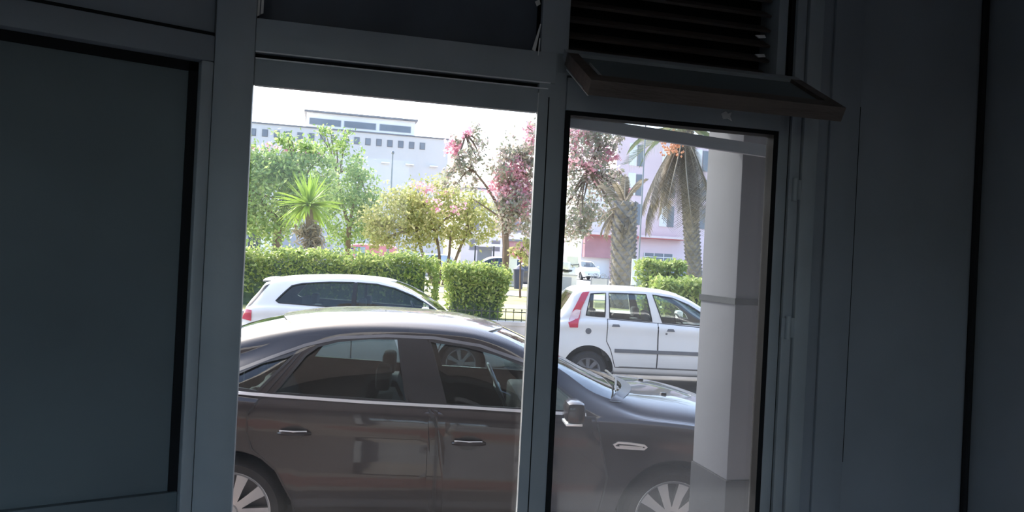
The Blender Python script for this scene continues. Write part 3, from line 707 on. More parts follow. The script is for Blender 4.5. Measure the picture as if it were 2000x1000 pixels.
# ---- old white five-door hatchback
OLD = dict(
    W=[(-1.82, .62), (-1.77, .72), (-1.65, .775), (-1.4, .80), (0, .815), (1.2, .81), (1.6, .77), (1.85, .64), (1.95, .48)],
    zb=[(-1.82, .42), (-1.7, .30), (-1, .24), (1, .24), (1.7, .26), (1.95, .36)],
    zt=[(-1.82, .86), (-1.80, .95), (-1.72, 1.07), (-1.56, 1.31), (-1.44, 1.48), (-1.36, 1.525), (-1.1, 1.55), (-.6, 1.562), (0, 1.535), (.3, 1.465), (.55, 1.345), (.95, 1.095), (1.08, 1.03), (1.5, .94), (1.8, .78), (1.95, .5)],
    zs=[(-1.82, .75), (-1.7, 1.02), (-1.2, 1.08), (-.6, 1.06), (0, 1.035), (.6, 1.0), (1.0, .965), (1.5, .87), (1.8, .7), (1.95, .42)],
    zr=[(-1.82, .8), (-1.72, 1.03), (-1.56, 1.25), (-1.44, 1.42), (-1.2, 1.475), (-.4, 1.495), (0, 1.465), (.15, 1.43), (.46, 1.29), (.8, 1.09), (1.0, 1.0), (1.5, .90), (1.8, .72), (1.95, .45)],
    wr=[(-1.82, .45), (-1.7, .63), (-1.4, .625), (0, .63), (.6, .63), (1.0, .69), (1.5, .66), (1.95, .35)],
    wins=[([(-1.285, 1.115), (-.998, 1.103), (-.985, 1.458), (-1.215, 1.438)], 'carglass'),
          ([(-.925, 1.092), (-.275, 1.066), (-.365, 1.468), (-.935, 1.462)], 'carglass'),
          ([(-.115, 1.058), (.72, 1.028), (.66, 1.11), (.47, 1.245), (.3, 1.340), (.05, 1.430), (-.262, 1.466)], 'carglass')],
    front=dict(xt=.26, xte=.16, yt=.48, xb=1.06, xbe=.90, yb=.63), rear=dict(xt=-1.46, xte=-1.45, yt=.47, xb=-1.71, xbe=-1.70, yb=.56),
    wheels=(-1.225, 1.225), arch=.385, r=.29, rim=.19, spokes=8, rimmat='greytrim', dash=.58, dashz=.98, seat=-.02, seatz=1.02, mirror=(.60, 1.02), platez=.60, inner='greyint', swmat='blacktrim',
    tailpoly=[(-1.545, .925), (-1.405, .93), (-1.38, 1.08), (-1.365, 1.20), (-1.235, 1.47), (-1.345, 1.455), (-1.50, 1.15), (-1.555, 1.0)], headpoly=[(1.5, .70), (1.8, .56), (1.86, .66), (1.55, .82)])
old, ocs = build_car('hatchback', OLD, 'paint_white', Vector((2.445, 11.4 + 2.445 * math.tan(math.radians(4)), 0)) + Vector((-math.sin(math.radians(4)), math.cos(math.radians(4)), 0)) * .81, math.radians(4))
tag(old, 'old white five-door hatchback with tall red tail lamps and grey side strip', 'car')
door_part(old, ocs, 'rear_door', [(-.96, 1.075), (-.965, .74), (-.90, .62), (-.84, .42), (-.82, .36), (-.19, .36), (-.19, 1.045)], 'paint_white')
door_part(old, ocs, 'front_door', [(-.182, 1.045), (-.182, .36), (.80, .36), (.84, .7), (.80, .99)], 'paint_white')
for x0, x1, z in ((-.90, -.77, .985), (-.06, .065, .95)):
    side_patch(ocs, [(x0, z - .018), (x0 + .012, z + .02), (x1 - .012, z + .02), (x1, z - .018)], -1, .012, 8, 4, .014).build('door_handle', 'greytrim', old, True)
ribbon(ocs, [(-.84, .612), (.9, .612)], -1, .055, .014, .018).build('side_strip', 'greytrim', old, True)
ribbon(ocs, [(-.76, .372), (.82, .372)], -1, .008, .006, .01).build('sill_line', 'greytrim', old, True)
ribbon(ocs, [(-.075, .895), (-.045, .893)], -1, .028, .006, .008).build('door_lock', 'greytrim', old)
m = MB(); n = 20; fx, fz = -1.245, .885; fy = -ocs.y(fx, fz) - .006
m.add([(fx + .045 * math.cos(2 * PI * i / n), fy, fz + .045 * math.sin(2 * PI * i / n)) for i in range(n)] + [(fx + .045 * math.cos(2 * PI * i / n), fy + .01, fz + .045 * math.sin(2 * PI * i / n)) for i in range(n)],
      [tuple(range(n))] + [(i, (i + 1) % n, n + (i + 1) % n, n + i) for i in range(n)]); m.build('fuel_cap', 'greytrim', old)
side_patch(ocs, [(-1.555, 1.0), (-1.50, 1.15), (-1.44, 1.20), (-1.37, 1.19), (-1.38, 1.08)], -1, .014, 8, 5, .006).build('reversing_lens', 'tail_pale', old, True)

# ---- far cars: one compact shape recoloured, plus the red van
CMP = dict(OLD); CMP.pop('tailpoly'); CMP['dx'] = .1
CMP['wins'] = [(OLD['wins'][1][0], 'darkglass'), (OLD['wins'][2][0], 'darkglass')]; CMP['tailpoly'] = [(-1.60, .80), (-1.45, .80), (-1.45, 1.0), (-1.58, 1.0)]
GZ = .30                     # height of the far street
def far_car(u, v, Y, rz, paint, label, proto=None, name='hatchback'):
    p = at(u, v, Y)
    if proto is None:
        o, _ = build_car(name, CMP, paint, (p.x, Y, GZ), rz, True)
    else:
        o = copy_tree(proto); o.location = (p.x, Y, GZ); o.rotation_euler = (0, 0, rz); o.name = name
        for ch in o.children:
            if ch.name.split('.')[0] in ('body', 'mirror'):
                ch.material_slots[0].link = 'OBJECT'; ch.material_slots[0].material = M[paint]
    tag(o, label, 'car'); return o
proto = far_car(1143, 530, 63, math.radians(-78), 'paint_white', 'small white car facing the park beyond the planter box')
far_car(832, 500, 44, PI, 'paint_silver', 'silver car standing behind the multi-stemmed yellow-green tree', proto)
far_car(962, 510, 42, PI + .1, 'paint_navy', 'dark blue car behind the clipped bush', proto)
far_car(962, 490, 60, PI - .1, 'paint_red', 'small red car behind the dark blue car', proto)
far_car(1040, 525, 40, PI, 'paint_charcoal', 'charcoal car beside the white cabinet', proto)
VAN = dict(OLD)
VAN.update(W=[(-2.0, .70), (-1.95, .80), (-1.7, .86), (0, .88), (1.4, .87), (1.8, .78), (2.0, .6)],
    zt=[(-2.0, 1.5), (-1.97, 1.82), (-1.85, 1.92), (-1.5, 1.96), (0, 1.98), (.7, 1.95), (.95, 1.84), (1.5, 1.20), (1.6, 1.12), (1.85, .95), (2.0, .6)],
    zs=[(-2.0, 1.05), (0, 1.08), (1.0, 1.05), (1.5, 1.0), (1.8, .85), (2.0, .5)],
    zr=[(-2.0, 1.4), (-1.9, 1.78), (-1.5, 1.86), (0, 1.88), (.7, 1.84), (.95, 1.72), (1.45, 1.14), (1.6, 1.05), (1.85, .88), (2.0, .55)],
    wr=[(-2.0, .6), (-1.7, .72), (0, .74), (.8, .72), (1.5, .72), (2.0, .45)],
    wins=[([(-.1, 1.12), (.55, 1.12), (.55, 1.74), (-.1, 1.76)], 'carglass'), ([(.65, 1.10), (1.30, 1.08), (.92, 1.62), (.65, 1.74)], 'carglass')],
    front=dict(xt=.92, xte=.86, yt=.58, xb=1.52, xbe=1.42, yb=.68), rear=dict(xt=-1.975, xte=-1.975, yt=.5, xb=-1.992, xbe=-1.992, yb=.5),
    wheels=(-1.25, 1.25), r=.31, seat=.55, dash=1.05, mirror=(1.12, 1.10), tailpoly=[(-1.93, .9), (-1.84, .9), (-1.84, 1.3), (-1.93, 1.3)], dx=.1)
VAN.pop('rear')
van, _ = build_car('van', VAN, 'paint_red', (at(715, 485, 50).x, 50, GZ), PI, True); tag(van, 'faded red van parked behind the long hedge', 'van')

# ================================================================== PARK AND FAR GROUND
struct(MB().prism([sp(-60, 8.75)[:2], sp(60, 8.75)[:2], sp(60, 8.95)[:2], sp(-60, 8.95)[:2]], 'z', -.2, .155).build('kerb_park', 'kerb'))
struct(MB().prism([sp(-60, 8.95)[:2], sp(60, 8.95)[:2], sp(60, 9.3)[:2], sp(-60, 9.3)[:2]], 'z', -.2, .15).build('verge', 'pave'))
lwall = struct(MB().prism([sp(-60, 9.02)[:2], sp(60, 9.02)[:2], sp(60, 9.26)[:2], sp(-60, 9.26)[:2]], 'z', .1, .70).build('low_wall', 'kerb'))
struct(MB().prism([sp(-60, 9.0)[:2], sp(60, 9.0)[:2], sp(60, 9.30)[:2], sp(-60, 9.30)[:2]], 'z', .70, .765).build('wall_coping', 'kerb'))
g = MB(); g.add([sp(-60, 9.26, .72), sp(60, 9.26, .72), Vector((45, 36, .62)), Vector((-45, 36, .62)), sp(-60, 9.26, -.3), sp(60, 9.26, -.3), Vector((45, 36, -.3)), Vector((-45, 36, -.3))],
               [(0, 1, 2, 3), (4, 7, 6, 5), (0, 4, 5, 1), (1, 5, 6, 2), (2, 6, 7, 3), (3, 7, 4, 0)]); struct(g.build('lawn', 'grass'))
def zlawn(Y): return .72 - .10 * (Y - 14) / 22
for Ya, Yb in ((17.6, 18.9), (24, 28)):
    q = MB(); a, b = zlawn(Ya) + .012, zlawn(Yb) + .012
    q.add([(-45, Ya, a), (45, Ya + 1.2, a), (45, Yb + 1.2, b), (-45, Yb, b), (-45, Ya, a - .1), (45, Ya + 1.2, a - .1), (45, Yb + 1.2, b - .1), (-45, Yb, b - .1)], [(0, 1, 2, 3), (4, 7, 6, 5), (0, 4, 5, 1), (1, 5, 6, 2), (2, 6, 7, 3), (3, 7, 4, 0)])
    struct(q.build('park_path', 'path'))
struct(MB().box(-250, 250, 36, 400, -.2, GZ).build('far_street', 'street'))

# iron fence on the coping
fe = sroot('railing'); tag(fe, 'low black iron railing on the park wall beside the clipped bush', 'railing')
for z in (.80, .935): MB().tube([(-1.3, 9.14, z), (3.2, 9.14, z)], .009, 6).build('rail', 'iron', fe)
bar_me = None
for i in range(31):
    x = -1.25 + i * .145
    if bar_me is None:
        o = MB().tube([(0, 0, .76), (0, 0, .95), (0, 0, .975), (0, 0, .995)], [.008, .008, .016, .002], 6).build('baluster', 'iron', fe); bar_me = o.data
    else:
        o = bpy.data.objects.new('baluster', bar_me); link(o); o.parent = fe
    o.location = (x, 9.14, 0)

# ------------------------------------------------------------------ foliage
def leaves_mesh(name, C, size, mat, parent, aspect=.5, up=None):
    n = len(C); C = np.asarray(C, float)
    d = rng.normal(size=(n, 3)); d /= np.linalg.norm(d, axis=1)[:, None]
    nrm = rng.normal(size=(n, 3)) + np.array([0, 0, .7]); nrm -= (nrm * d).sum(1)[:, None] * d; nrm /= np.linalg.norm(nrm, axis=1)[:, None]
    e = np.cross(d, nrm); L = size * rng.uniform(.7, 1.3, (n, 1)); w = L * aspect / 2
    V = np.empty((n, 4, 3)); V[:, 0] = C - d * L / 2; V[:, 1] = C + e * w + nrm * L * .06; V[:, 2] = C + d * L / 2; V[:, 3] = C - e * w + nrm * L * .06
    me = bpy.data.meshes.new(name); me.vertices.add(4 * n); me.vertices.foreach_set('co', V.ravel())
    me.loops.add(4 * n); me.loops.foreach_set('vertex_index', np.arange(4 * n, dtype=np.int32))
    me.polygons.add(n); me.polygons.foreach_set('loop_start', np.arange(0, 4 * n, 4, dtype=np.int32))
    me.update(calc_edges=True); me.validate(); me.materials.append(M[mat])
    o = bpy.data.objects.new(name, me); link(o); o.parent = parent; o['kind'] = 'stuff'; return o
def ell(c, r, n, clump=40, spread=.16, fill=.45):
    c = np.array(c); r = np.array(r); k = max(4, n // clump)
    d = rng.normal(size=(k, 3)); d /= np.linalg.norm(d, axis=1)[:, None]
    cc = d * rng.uniform(fill, 1, (k, 1)) ** .6
    idx = rng.integers(0, k, n); p = cc[idx] + rng.normal(size=(n, 3)) * spread
    return c + p * r
def branch(m, p0, p1, r0, r1, bend=.1, n=6):
    p0 = Vector(p0); p1 = Vector(p1); L = (p1 - p0).length
    off = Vector((random.uniform(-1, 1), random.uniform(-1, 1), random.uniform(-.3, 1))) * bend * L
    pts = [p0.lerp(p1, t) + off * math.sin(PI * t) for t in np.linspace(0, 1, n)]
    m.tube(pts, [r0 + (r1 - r0) * t for t in np.linspace(0, 1, n)], 7)
def tree(name, label, base, trunks, crowns, size, mat, blossoms=None, bsize=.1, group=None, cat='tree', aspect=.5):
    base = Vector(base); root = empty(name, base); tag(root, label, cat, group)
    m = MB()
    for p0, p1, r0, r1 in trunks: branch(m, Vector(p0) - base, Vector(p1) - base, r0, r1, .05)
    m2 = m
    pts = []
    for c, r, n in crowns:
        pts.append(ell(Vector(c) - base, r, n))
        if trunks:
            tp = min((Vector(t[1]) for t in trunks), key=lambda q: (q - Vector(c)).length)
            for _ in range(5):
                e = Vector(c) + Vector([random.uniform(-.7, .7) * k for k in r])
                branch(m2, tp - base, e - base, .05, .012, .08)
    m2.build('trunk', 'bark', root, True)
    leaves_mesh('foliage', np.vstack(pts), size, mat, root, aspect)
    if blossoms:
        bp_ = [ell(Vector(c) - base, r, n, 30, .2, .2) for c, r, n in blossoms]
        leaves_mesh('blossom', np.vstack(bp_), bsize, 'blossom', root, .8)
    return root
def px(Y): return Y / F

# hedge helper: a rounded box of leaves on a dark twiggy core
def hedge(name, label, c0, c1, dep, z0, z1, n, size, mat='leaf_hedge', taper=0.0, wav=.06, cat='hedge'):
    c0 = Vector(c0); c1 = Vector(c1); L = (c1 - c0).length; ang = math.atan2(c1.y - c0.y, c1.x - c0.x)
    root = empty(name, (c0.x, c0.y, z0), ang); tag(root, label, cat); H = z1 - z0
    nu, nv = 24, 14
    P = []
    for i in range(nu):
        x = L * i / (nu - 1); row = []
        for j in range(nv):
            t = j / (nv - 1); a = PI * t
            cy = -math.cos(a); cz = math.sin(a) ** .35
            tp = 1 - taper * (1 - cz)
            ex = min(1, 3.2 * math.sqrt(max(0, min(i, nu - 1 - i)) / (nu - 1)) + .5)
            row.append((L / 2 + (x - L / 2) * tp * .93 + random.uniform(-.03, .03), dep / 2 + cy * dep / 2 * ex * tp * .86 + random.uniform(-.04, .04), max(0, cz * H * .93 * (.9 + .1 * ex) + random.uniform(-.04, .04)) if 0 < j < nv - 1 else 0))
        P.append(row)
    m = MB(); m.grid(P, nu, nv)
    for ring in (P[0], P[-1]): m.add(ring, [tuple(range(nv))])
    m.build('twig_mass', 'core', root, True)
    pts = []
    k = rng.uniform(size=n)
    for q in k:
        f = random.random(); x = random.uniform(0, L); hz = H + wav * math.sin(x * 3.1) + wav * .6 * math.sin(x * 7.7 + 1)
        if f < .50: p = [x, random.uniform(0, dep), hz + random.gauss(0, .05)]
        elif f < .88: p = [x, random.gauss(.0, .04), hz * (1 - abs(random.gauss(0, .34))) if random.random() < .88 else hz * random.random()]; p[2] = abs(p[2])  # leaves crowd upward, baring the dark core as the front's painted shade
        else: p = [random.choice((0, L)) + random.gauss(0, .03), random.uniform(0, dep), hz * random.uniform(.02, 1)]
        tt = 1 - taper * (1 - min(1, p[2] / H)); p[0] = L / 2 + (p[0] - L / 2) * tt; p[1] = dep / 2 + (p[1] - dep / 2) * tt
        pts.append(p)
    for _ in range(n // 25):
        x = random.uniform(0, L); y = random.uniform(0, dep)
        for h in np.linspace(0, random.uniform(.06, .2), 4): pts.append([x + random.gauss(0, .03), y, H + h])
    leaves_mesh('foliage', pts, size, mat, root, .5)
    return root
hz0 = .70
a0 = at(160, 500, 15.6); a1 = at(853, 510, 15.6)
hedge('hedge', 'long clipped green hedge behind the white three-door hatchback', (a0.x, 14.9, 0), (a1.x, 15.7, 0), 1.0, hz0, 1.73, 14500, .085)
a0 = at(868, 520, 14.6); a1 = at(1000, 520, 14.6)
hedge('clipped_bush', 'clipped bush narrowing to its foot behind the black iron railing', (a0.x, 14.3, 0), (a1.x, 14.4, 0), 1.1, hz0, 1.61, 4200, .08, taper=.28, cat='bush')
a0 = at(1255, 540, 16); a1 = at(1345, 540, 16)
hedge('shrub', 'tall pale green shrub behind the old white hatchback', (a0.x, 16.2, 0), (a1.x, 16.2, 0), .9, hz0, 1.84, 2200, .10, taper=.15, wav=.12, cat='shrub')
a0 = at(1290, 560, 15); a1 = at(1405, 560, 15)
hedge('shrub', 'low spreading shrub in front of the dead-skirted palm', (a0.x, 15.0, 0), (a1.x, 15.1, 0), .9, hz0, 1.50, 2200, .10, taper=.1, wav=.1, cat='shrub')

# broad green trees behind the hedge
def lp(u, Y): p = at(u, 500, Y); return Vector((p.x, Y, zlawn(Y) - .02))
Y = 27; b = lp(545, Y); k = px(Y)
tree('broad_tree', 'dense green tree left of the spiky cordyline', b, [(b, at(545, 430, Y), .17, .12), (at(545, 432, Y), at(500, 380, Y), .10, .05), (at(545, 432, Y), at(590, 360, Y), .10, .05)],
     [(at(520, 385, Y), (75 * k, 70 * k, 85 * k), 5880), (at(595, 350, Y), (60 * k, 60 * k, 70 * k), 3639), (at(560, 300, Y), (50 * k, 50 * k, 45 * k), 979), (at(460, 360, Y), (60 * k, 60 * k, 90 * k), 2520)],
     .165, 'leaf_green', [(at(525, 290, Y), (40 * k, 40 * k, 12 * k), 56), (at(600, 300, Y), (40 * k, 40 * k, 15 * k), 42)], .12)
Y = 33; b = lp(680, Y); k = px(Y)
tree('broad_tree', 'blue-green tree with open top between cordyline and lamp pole', b, [(b, at(682, 440, Y), .15, .10), (at(682, 442, Y), at(660, 340, Y), .08, .03), (at(682, 442, Y), at(705, 350, Y), .08, .03)],
     [(at(680, 415, Y), (58 * k, 55 * k, 62 * k), 3596), (at(650, 340, Y), (60 * k, 50 * k, 70 * k), 1612), (at(705, 370, Y), (38 * k, 40 * k, 50 * k), 1116), (at(640, 270, Y), (45 * k, 45 * k, 28 * k), 322)],
     .165, 'leaf_green')
# yellow-green multi-stemmed tree
Y = 31; b = lp(862, Y); k = px(Y)
tr = [(b + Vector((dx, 0, 0)), at(uu, 450, Y), .07, .05) for dx, uu in ((-.25, 815), (-.05, 850), (.12, 880), (.35, 915))]
tree('multi_stem_tree', 'yellow-green multi-stemmed tree with a few pink blossoms on top', b, tr,
     [(at(785, 432, Y), (72 * k, 60 * k, 58 * k), 3472), (at(855, 412, Y), (85 * k, 65 * k, 62 * k), 4216), (at(920, 430, Y), (55 * k, 45 * k, 48 * k), 1860), (at(745, 455, Y), (34 * k, 35 * k, 34 * k), 744)],
     .165, 'leaf_yellow', [(at(852, 374, Y - 1.2), (40 * k, 30 * k, 24 * k), 120), (at(880, 400, Y - 1.6), (45 * k, 30 * k, 22 * k), 80)], .12)
# pink blossoming tree
Y = 25; b = lp(984, Y); k = px(Y)
tree('blossoming_tree', 'tall tree with clouds of pink blossom and a dark forked trunk', b,
     [(b, at(983, 425, Y), .13, .10), (at(983, 428, Y), at(922, 330, Y), .06, .03), (at(922, 332, Y), at(908, 260, Y), .03, .012), (at(983, 428, Y), at(1010, 330, Y), .08, .04), (at(983, 430, Y), at(925, 390, Y), .04, .015), (at(1010, 335, Y), at(1080, 290, Y), .05, .03), (at(1030, 345, Y), at(1150, 330, Y), .05, .02)],
     [(at(1010, 400, Y), (42 * k, 45 * k, 60 * k), 2160), (at(1005, 330, Y), (50 * k, 45 * k, 45 * k), 1584), (at(1040, 280, Y), (45 * k, 45 * k, 45 * k), 1008), (at(912, 290, Y), (38 * k, 35 * k, 48 * k), 748), (at(900, 345, Y), (35 * k, 35 * k, 30 * k), 374), (at(1140, 300, Y), (60 * k, 50 * k, 60 * k), 1872), (at(1170, 390, Y), (50 * k, 45 * k, 50 * k), 1296), (at(1120, 420, Y), (35 * k, 45 * k, 60 * k), 1152), (at(1180, 270, Y), (40 * k, 40 * k, 32 * k), 504), (at(1200, 365, 25.5), (40 * k, 30 * k, 35 * k), 380)],
     .15, 'leaf_dusky', [(at(1000, 345, Y), (45 * k, 42 * k, 40 * k), 1296), (at(1015, 400, Y), (35 * k, 40 * k, 40 * k), 604), (at(880, 290, Y), (18 * k, 18 * k, 28 * k), 216), (at(910, 262, Y), (14 * k, 14 * k, 22 * k), 86), (at(1040, 270, Y), (25 * k, 25 * k, 40 * k), 288), (at(1190, 305, Y), (22 * k, 22 * k, 16 * k), 216), (at(1222, 372, Y), (15 * k, 15 * k, 12 * k), 172), (at(1130, 270, Y), (45 * k, 40 * k, 40 * k), 374), (at(1150, 330, Y), (45 * k, 40 * k, 30 * k), 230)], .115)
# small flowering shrub by the cabinet
Y = 24; b = lp(1020, Y); k = px(Y)
tree('small_tree', 'thin small tree with sparse leaves beside the white cabinet', b, [(b, at(1018, 490, Y), .04, .02)], [(at(1020, 490, Y), (22 * k, 22 * k, 26 * k), 520)], .11, 'leaf_yellow')

# cordyline
Y = 20; c = at(603, 402, Y); b = Vector((c.x + .25, Y, zlawn(Y) - .02))
cor = empty('cordyline', b); tag(cor, 'spiky cordyline with a rosette of long narrow leaves on a brown trunk', 'cordyline')
MB().tube([(0, 0, 0), (.02, 0, .5), (-.08, 0, 1.1), (c.x - b.x, 0, c.z - b.z - .1)], [.20, .17, .15, .09], 10).build('trunk', 'bark', cor, True)
sk = [ell((c.x - b.x + .1, 0, c.z - b.z - .75), (.34, .3, .38), 380, 30, .25, .3)]
leaves_mesh('dead_leaf_skirt', np.vstack(sk), .30, 'deadfrond', cor, .16)
lf = []
for vnt in range(3):
    q = MB(); n = 7; dr = (.10, .45, .9)[vnt]; row = []
    for i in range(n):
        t = i / (n - 1); w = .030 * (1 - t) ** .6 * (0.6 + 1.2 * min(t * 4, 1)) + .001
        x = .95 * t * (1 - .10 * dr * t); z = -.42 * dr * t * t
        row.append([(x, -w, z + .012), (x, 0, z), (x, w, z + .012)])
    q.grid(row, n, 3); o_ = q.build('leaf', 'cordyline', cor, True); lf.append(o_)
cnt = 0
for i in range(130):
    el = random.choice((random.uniform(-.5, .35), random.uniform(.1, 1.45))); az = random.uniform(0, 2 * PI)
    src = lf[2 if el < .1 else (1 if el < .7 else 0)]
    o_ = src if cnt < 3 and i < 3 and lf[i] is src else bpy.data.objects.new('leaf', src.data)
    if o_.name not in COL.objects: link(o_); o_.parent = cor
    o_.location = (c.x - b.x, 0, c.z - b.z); o_.rotation_euler = (random.uniform(-.4, .4), -el, az); sc_ = random.uniform(.8, 1.05); o_.scale = (sc_, 1, 1)

# palms
def frond_mesh(L, droop, nl, mat, wl=.34, hang=.3):
    m = MB(); pts = []
    for t in np.linspace(0, 1, 10): pts.append(Vector((L * (t - .25 * droop * t * t), 0, -L * .55 * droop * t * t)))
    m.tube(pts, [.03 * (1 - .85 * t) for t in np.linspace(0, 1, 10)], 5)
    for i in range(nl):
        t = .12 + .88 * i / nl; j = t * 9; a = pts[int(j)].lerp(pts[min(int(j) + 1, 9)], j - int(j))
        tg = (pts[min(int(j) + 1, 9)] - pts[int(j)]).normalized(); l = wl * (1 - .6 * abs(t - .45)) * random.uniform(.8, 1.15)
        for sd in (-1, 1):
            e = a + tg * l * .55 + Vector((0, sd * l * .8, -l * hang)); w = Vector((.012, 0, .012))
            m.add([a - w, a + w, a.lerp(e, .6) + w * .9, e, a.lerp(e, .6) - w * .9], [(0, 1, 2, 3, 4)])
    return m
def palm(label, ctop, base, rt, fronds, dead, stub=True, seed=1):
    random.seed(seed)
    root = empty('palm', base); tag(root, label, 'palm'); base = Vector(base); top = Vector(ctop) - base
    pts = [Vector((0, 0, 0)).lerp(top, t) for t in np.linspace(0, 1, 10)]
    MB().tube(pts, [rt * (1.08 - .1 * t) for t in np.linspace(0, 1, 10)], 14).build('trunk', 'palmbark', root, True)
    if stub:
        m = MB(); n = int(top.z / .11)
        for i in range(n):
            for kk in range(8):
                a = 2 * PI * (kk + .5 * (i % 2)) / 8 + .1 * i; p = top * (i / n); r = rt * 1.02
                ca, sa = math.cos(a), math.sin(a); w = .085
                m.add([p + Vector((ca * r - sa * w, sa * r + ca * w, 0)), p + Vector((ca * r + sa * w, sa * r - ca * w, 0)), p + Vector((ca * (r + .075), sa * (r + .075), .10)), p + Vector((ca * r * .9, sa * r * .9, .16))],
                      [(0, 1, 2), (1, 3, 2), (3, 0, 2), (0, 3, 1)])
        m.build('frond_stubs', 'palmbark', root)['kind'] = 'stuff'
    for cnt_, dr, L, e0, e1, mt, nm, nl, hg in fronds + dead:
        me = None
        for i in range(cnt_):
            if me is None: o = frond_mesh(L, dr, nl, mt, .42 * L / 2.2, hg).build(nm, mt, root, fix=False); me = o.data
            else: o = bpy.data.objects.new(nm, me); link(o); o.parent = root
            o.location = top + Vector((0, 0, -.05 - random.uniform(0, .25) * (1 if nm == 'dead_frond' else 0)))
            o.rotation_euler = (random.uniform(-.5, .5), -random.uniform(e0, e1), 2 * PI * (i + random.uniform(-.3, .3)) / cnt_ + .3); s1 = random.uniform(.8, 1.08); o.scale = (s1, s1, s1)
    random.seed(seed + 5)
    return root
Y = 21
palm('palm with a stout scaly trunk between the old white hatchback and the red canopies', at(1220, 395, Y), (at(1218, 540, Y).x, Y, zlawn(Y) - .02), .30,
     [(5, .5, 1.0, .8, 1.4, 'deadfrond', 'frond', 26, .3)], [(9, .9, 1.1, -1.0, .3, 'deadfrond', 'dead_frond', 26, .4)], True, 3)
Y = 23.5
p2 = palm('palm with a hanging skirt of dead brown fronds beside the pillar', at(1338, 250, Y), (at(1362, 540, Y).x, Y, zlawn(Y) - .02), .20,
     [(8, .6, 2.3, .5, 1.1, 'frond', 'frond', 34, .3), (8, .9, 2.3, .0, .4, 'frond', 'frond', 34, .4)],
     [(18, .3, 3.4, -1.25, -.85, 'deadfrond', 'dead_frond', 44, .35), (16, .3, 2.4, -1.2, -.7, 'deadfrond', 'dead_frond', 36, .35)], True, 9)
c = at(1312, 284, Y - .7) - p2.location
m = MB()
for i in range(110):
    p = c + Vector([random.gauss(0, 1) * q for q in (.18, .15, .17)]); r = .035
    m.add([p + Vector(v) * r for v in ((1, 0, 0), (-1, 0, 0), (0, 1, 0), (0, -1, 0), (0, 0, 1.4), (0, 0, -1.4))], [(0, 2, 4), (2, 1, 4), (1, 3, 4), (3, 0, 4), (2, 0, 5), (1, 2, 5), (3, 1, 5), (0, 3, 5)])
m.tube([c + Vector((0, 0, .1)), c + Vector((.15, .3, .45)), at(1345, 262, Y) - p2.location], .02, 6)
o = m.build('date_cluster', 'dates', p2); o['kind'] = 'stuff'

# ================================================================== FAR BUILDINGS
BA = WA
def broot(name, x, y): return empty(name, (x, y, GZ), BA)
fb = broot('industrial_building', -25, 90); tag(fb, 'long white industrial building with a row of small square windows and rooftop storey', 'building')
Zg = 15.75 - GZ
MB().box(-45, 17.05, 0, 26, 0, Zg).build('block', 'plaster', fb)
box('parapet_edge', 'roofedge', (-45, 17.15, -.12, .1, Zg, Zg + .16), fb)
box('plinth_band', 'greywall', (-45, 17.1, -.06, .0, 3.6, 3.8), fb)
w_me = None
for i in range(-12, 7):
    x = 5.77 + 1.305 * i
    o = box('window', 'roofedge', (x - .06, x + .58, -.06, .0, 14.30 - GZ, 15.14 - GZ), fb)
    box('pane', 'farwin', (x, x + .52, -.09, -.05, 14.36 - GZ, 15.08 - GZ), o)
for i in range(-6, 6):
    x = 3.2 + 2.9 * i
    o = MB().box(x, x + 1.0, -.5, 0, 12.28 - GZ, 12.42 - GZ).build('sill_ledge', 'plaster2', fb)
MB().box(-.0, 13.4, 5, 14, Zg, 18.45 - GZ).build('rooftop_storey', 'plaster2', fb)
box('rooftop_edge', 'roofedge', (-.3, 13.7, 4.5, 14, 18.45 - GZ, 18.66 - GZ), fb)
for a, b in ((.35, 4.2), (4.55, 8.5), (8.95, 12.9)):
    o = box('window_band', 'greywall', (a, b, 4.9, 5.02, 16.95 - GZ, 17.75 - GZ), fb); box('pane', 'farwin', (a + .08, b - .08, 4.86, 4.9, 17.0 - GZ, 17.7 - GZ), o)
for a in (.4, 1.8, 3.1, 4.8, 6.2, 7.5, 9.1, 10.4, 11.7): box('vent_window', 'greywall', (a, a + .85, 4.9, 5.0, 16.25 - GZ, 16.55 - GZ), fb)
for a, b, z0, z1 in ((9.2, 12.0, 3.9, 5.0), (-2, 1, 1, 3.2)): box('ground_window', 'farwin', (a, b, -.05, 0, z0, z1), fb)
# low grey shop with dark openings left of the cordyline
sh = empty('low_building', (at(470, 470, 62).x - 6, 62, GZ), BA * .5); tag(sh, 'low grey flat-roofed building with dark doorways behind the hedge', 'building')
MB().box(0, 12.3, 0, 8, 0, 2.95).build('block', 'greywall', sh)
box('roof_edge', 'plaster2', (-.2, 9.6, -.3, 8, 2.95, 3.12), sh)
for a, b, z0, z1 in ((6.4, 7.4, 0, 2.8), (8.3, 8.8, .8, 2.8), (9.2, 10.0, 0, 1.4)): box('doorway', 'darkopen', (a, b, -.05, .02, z0, z1), sh)
box('shutter', 'plaster2', (7.4, 8.3, -.06, .02, .2, 2.4), sh)
# hazy white building behind the pink blossoms
hb = broot('apartment_block', at(905, 400, 110).x, 110); tag(hb, 'pale apartment block behind the pink blossoming tree', 'building')
MB().box(0, 17, 0, 14, 0, 11).build('block', 'plaster2', hb); box('roof_edge', 'roofedge', (-.2, 17.2, -.2, 14, 11, 11.25), hb)
for i in range(5):
    for j in range(3):
        x = 1.2 + i * 3.2; z = 2.2 + j * 2.9
        o = box('window', 'greywall', (x, x + 1.3, -.08, 0, z, z + 1.6), hb); box('pane', 'farwin', (x + .1, x + 1.2, -.11, -.07, z + .1, z + 1.5), o)
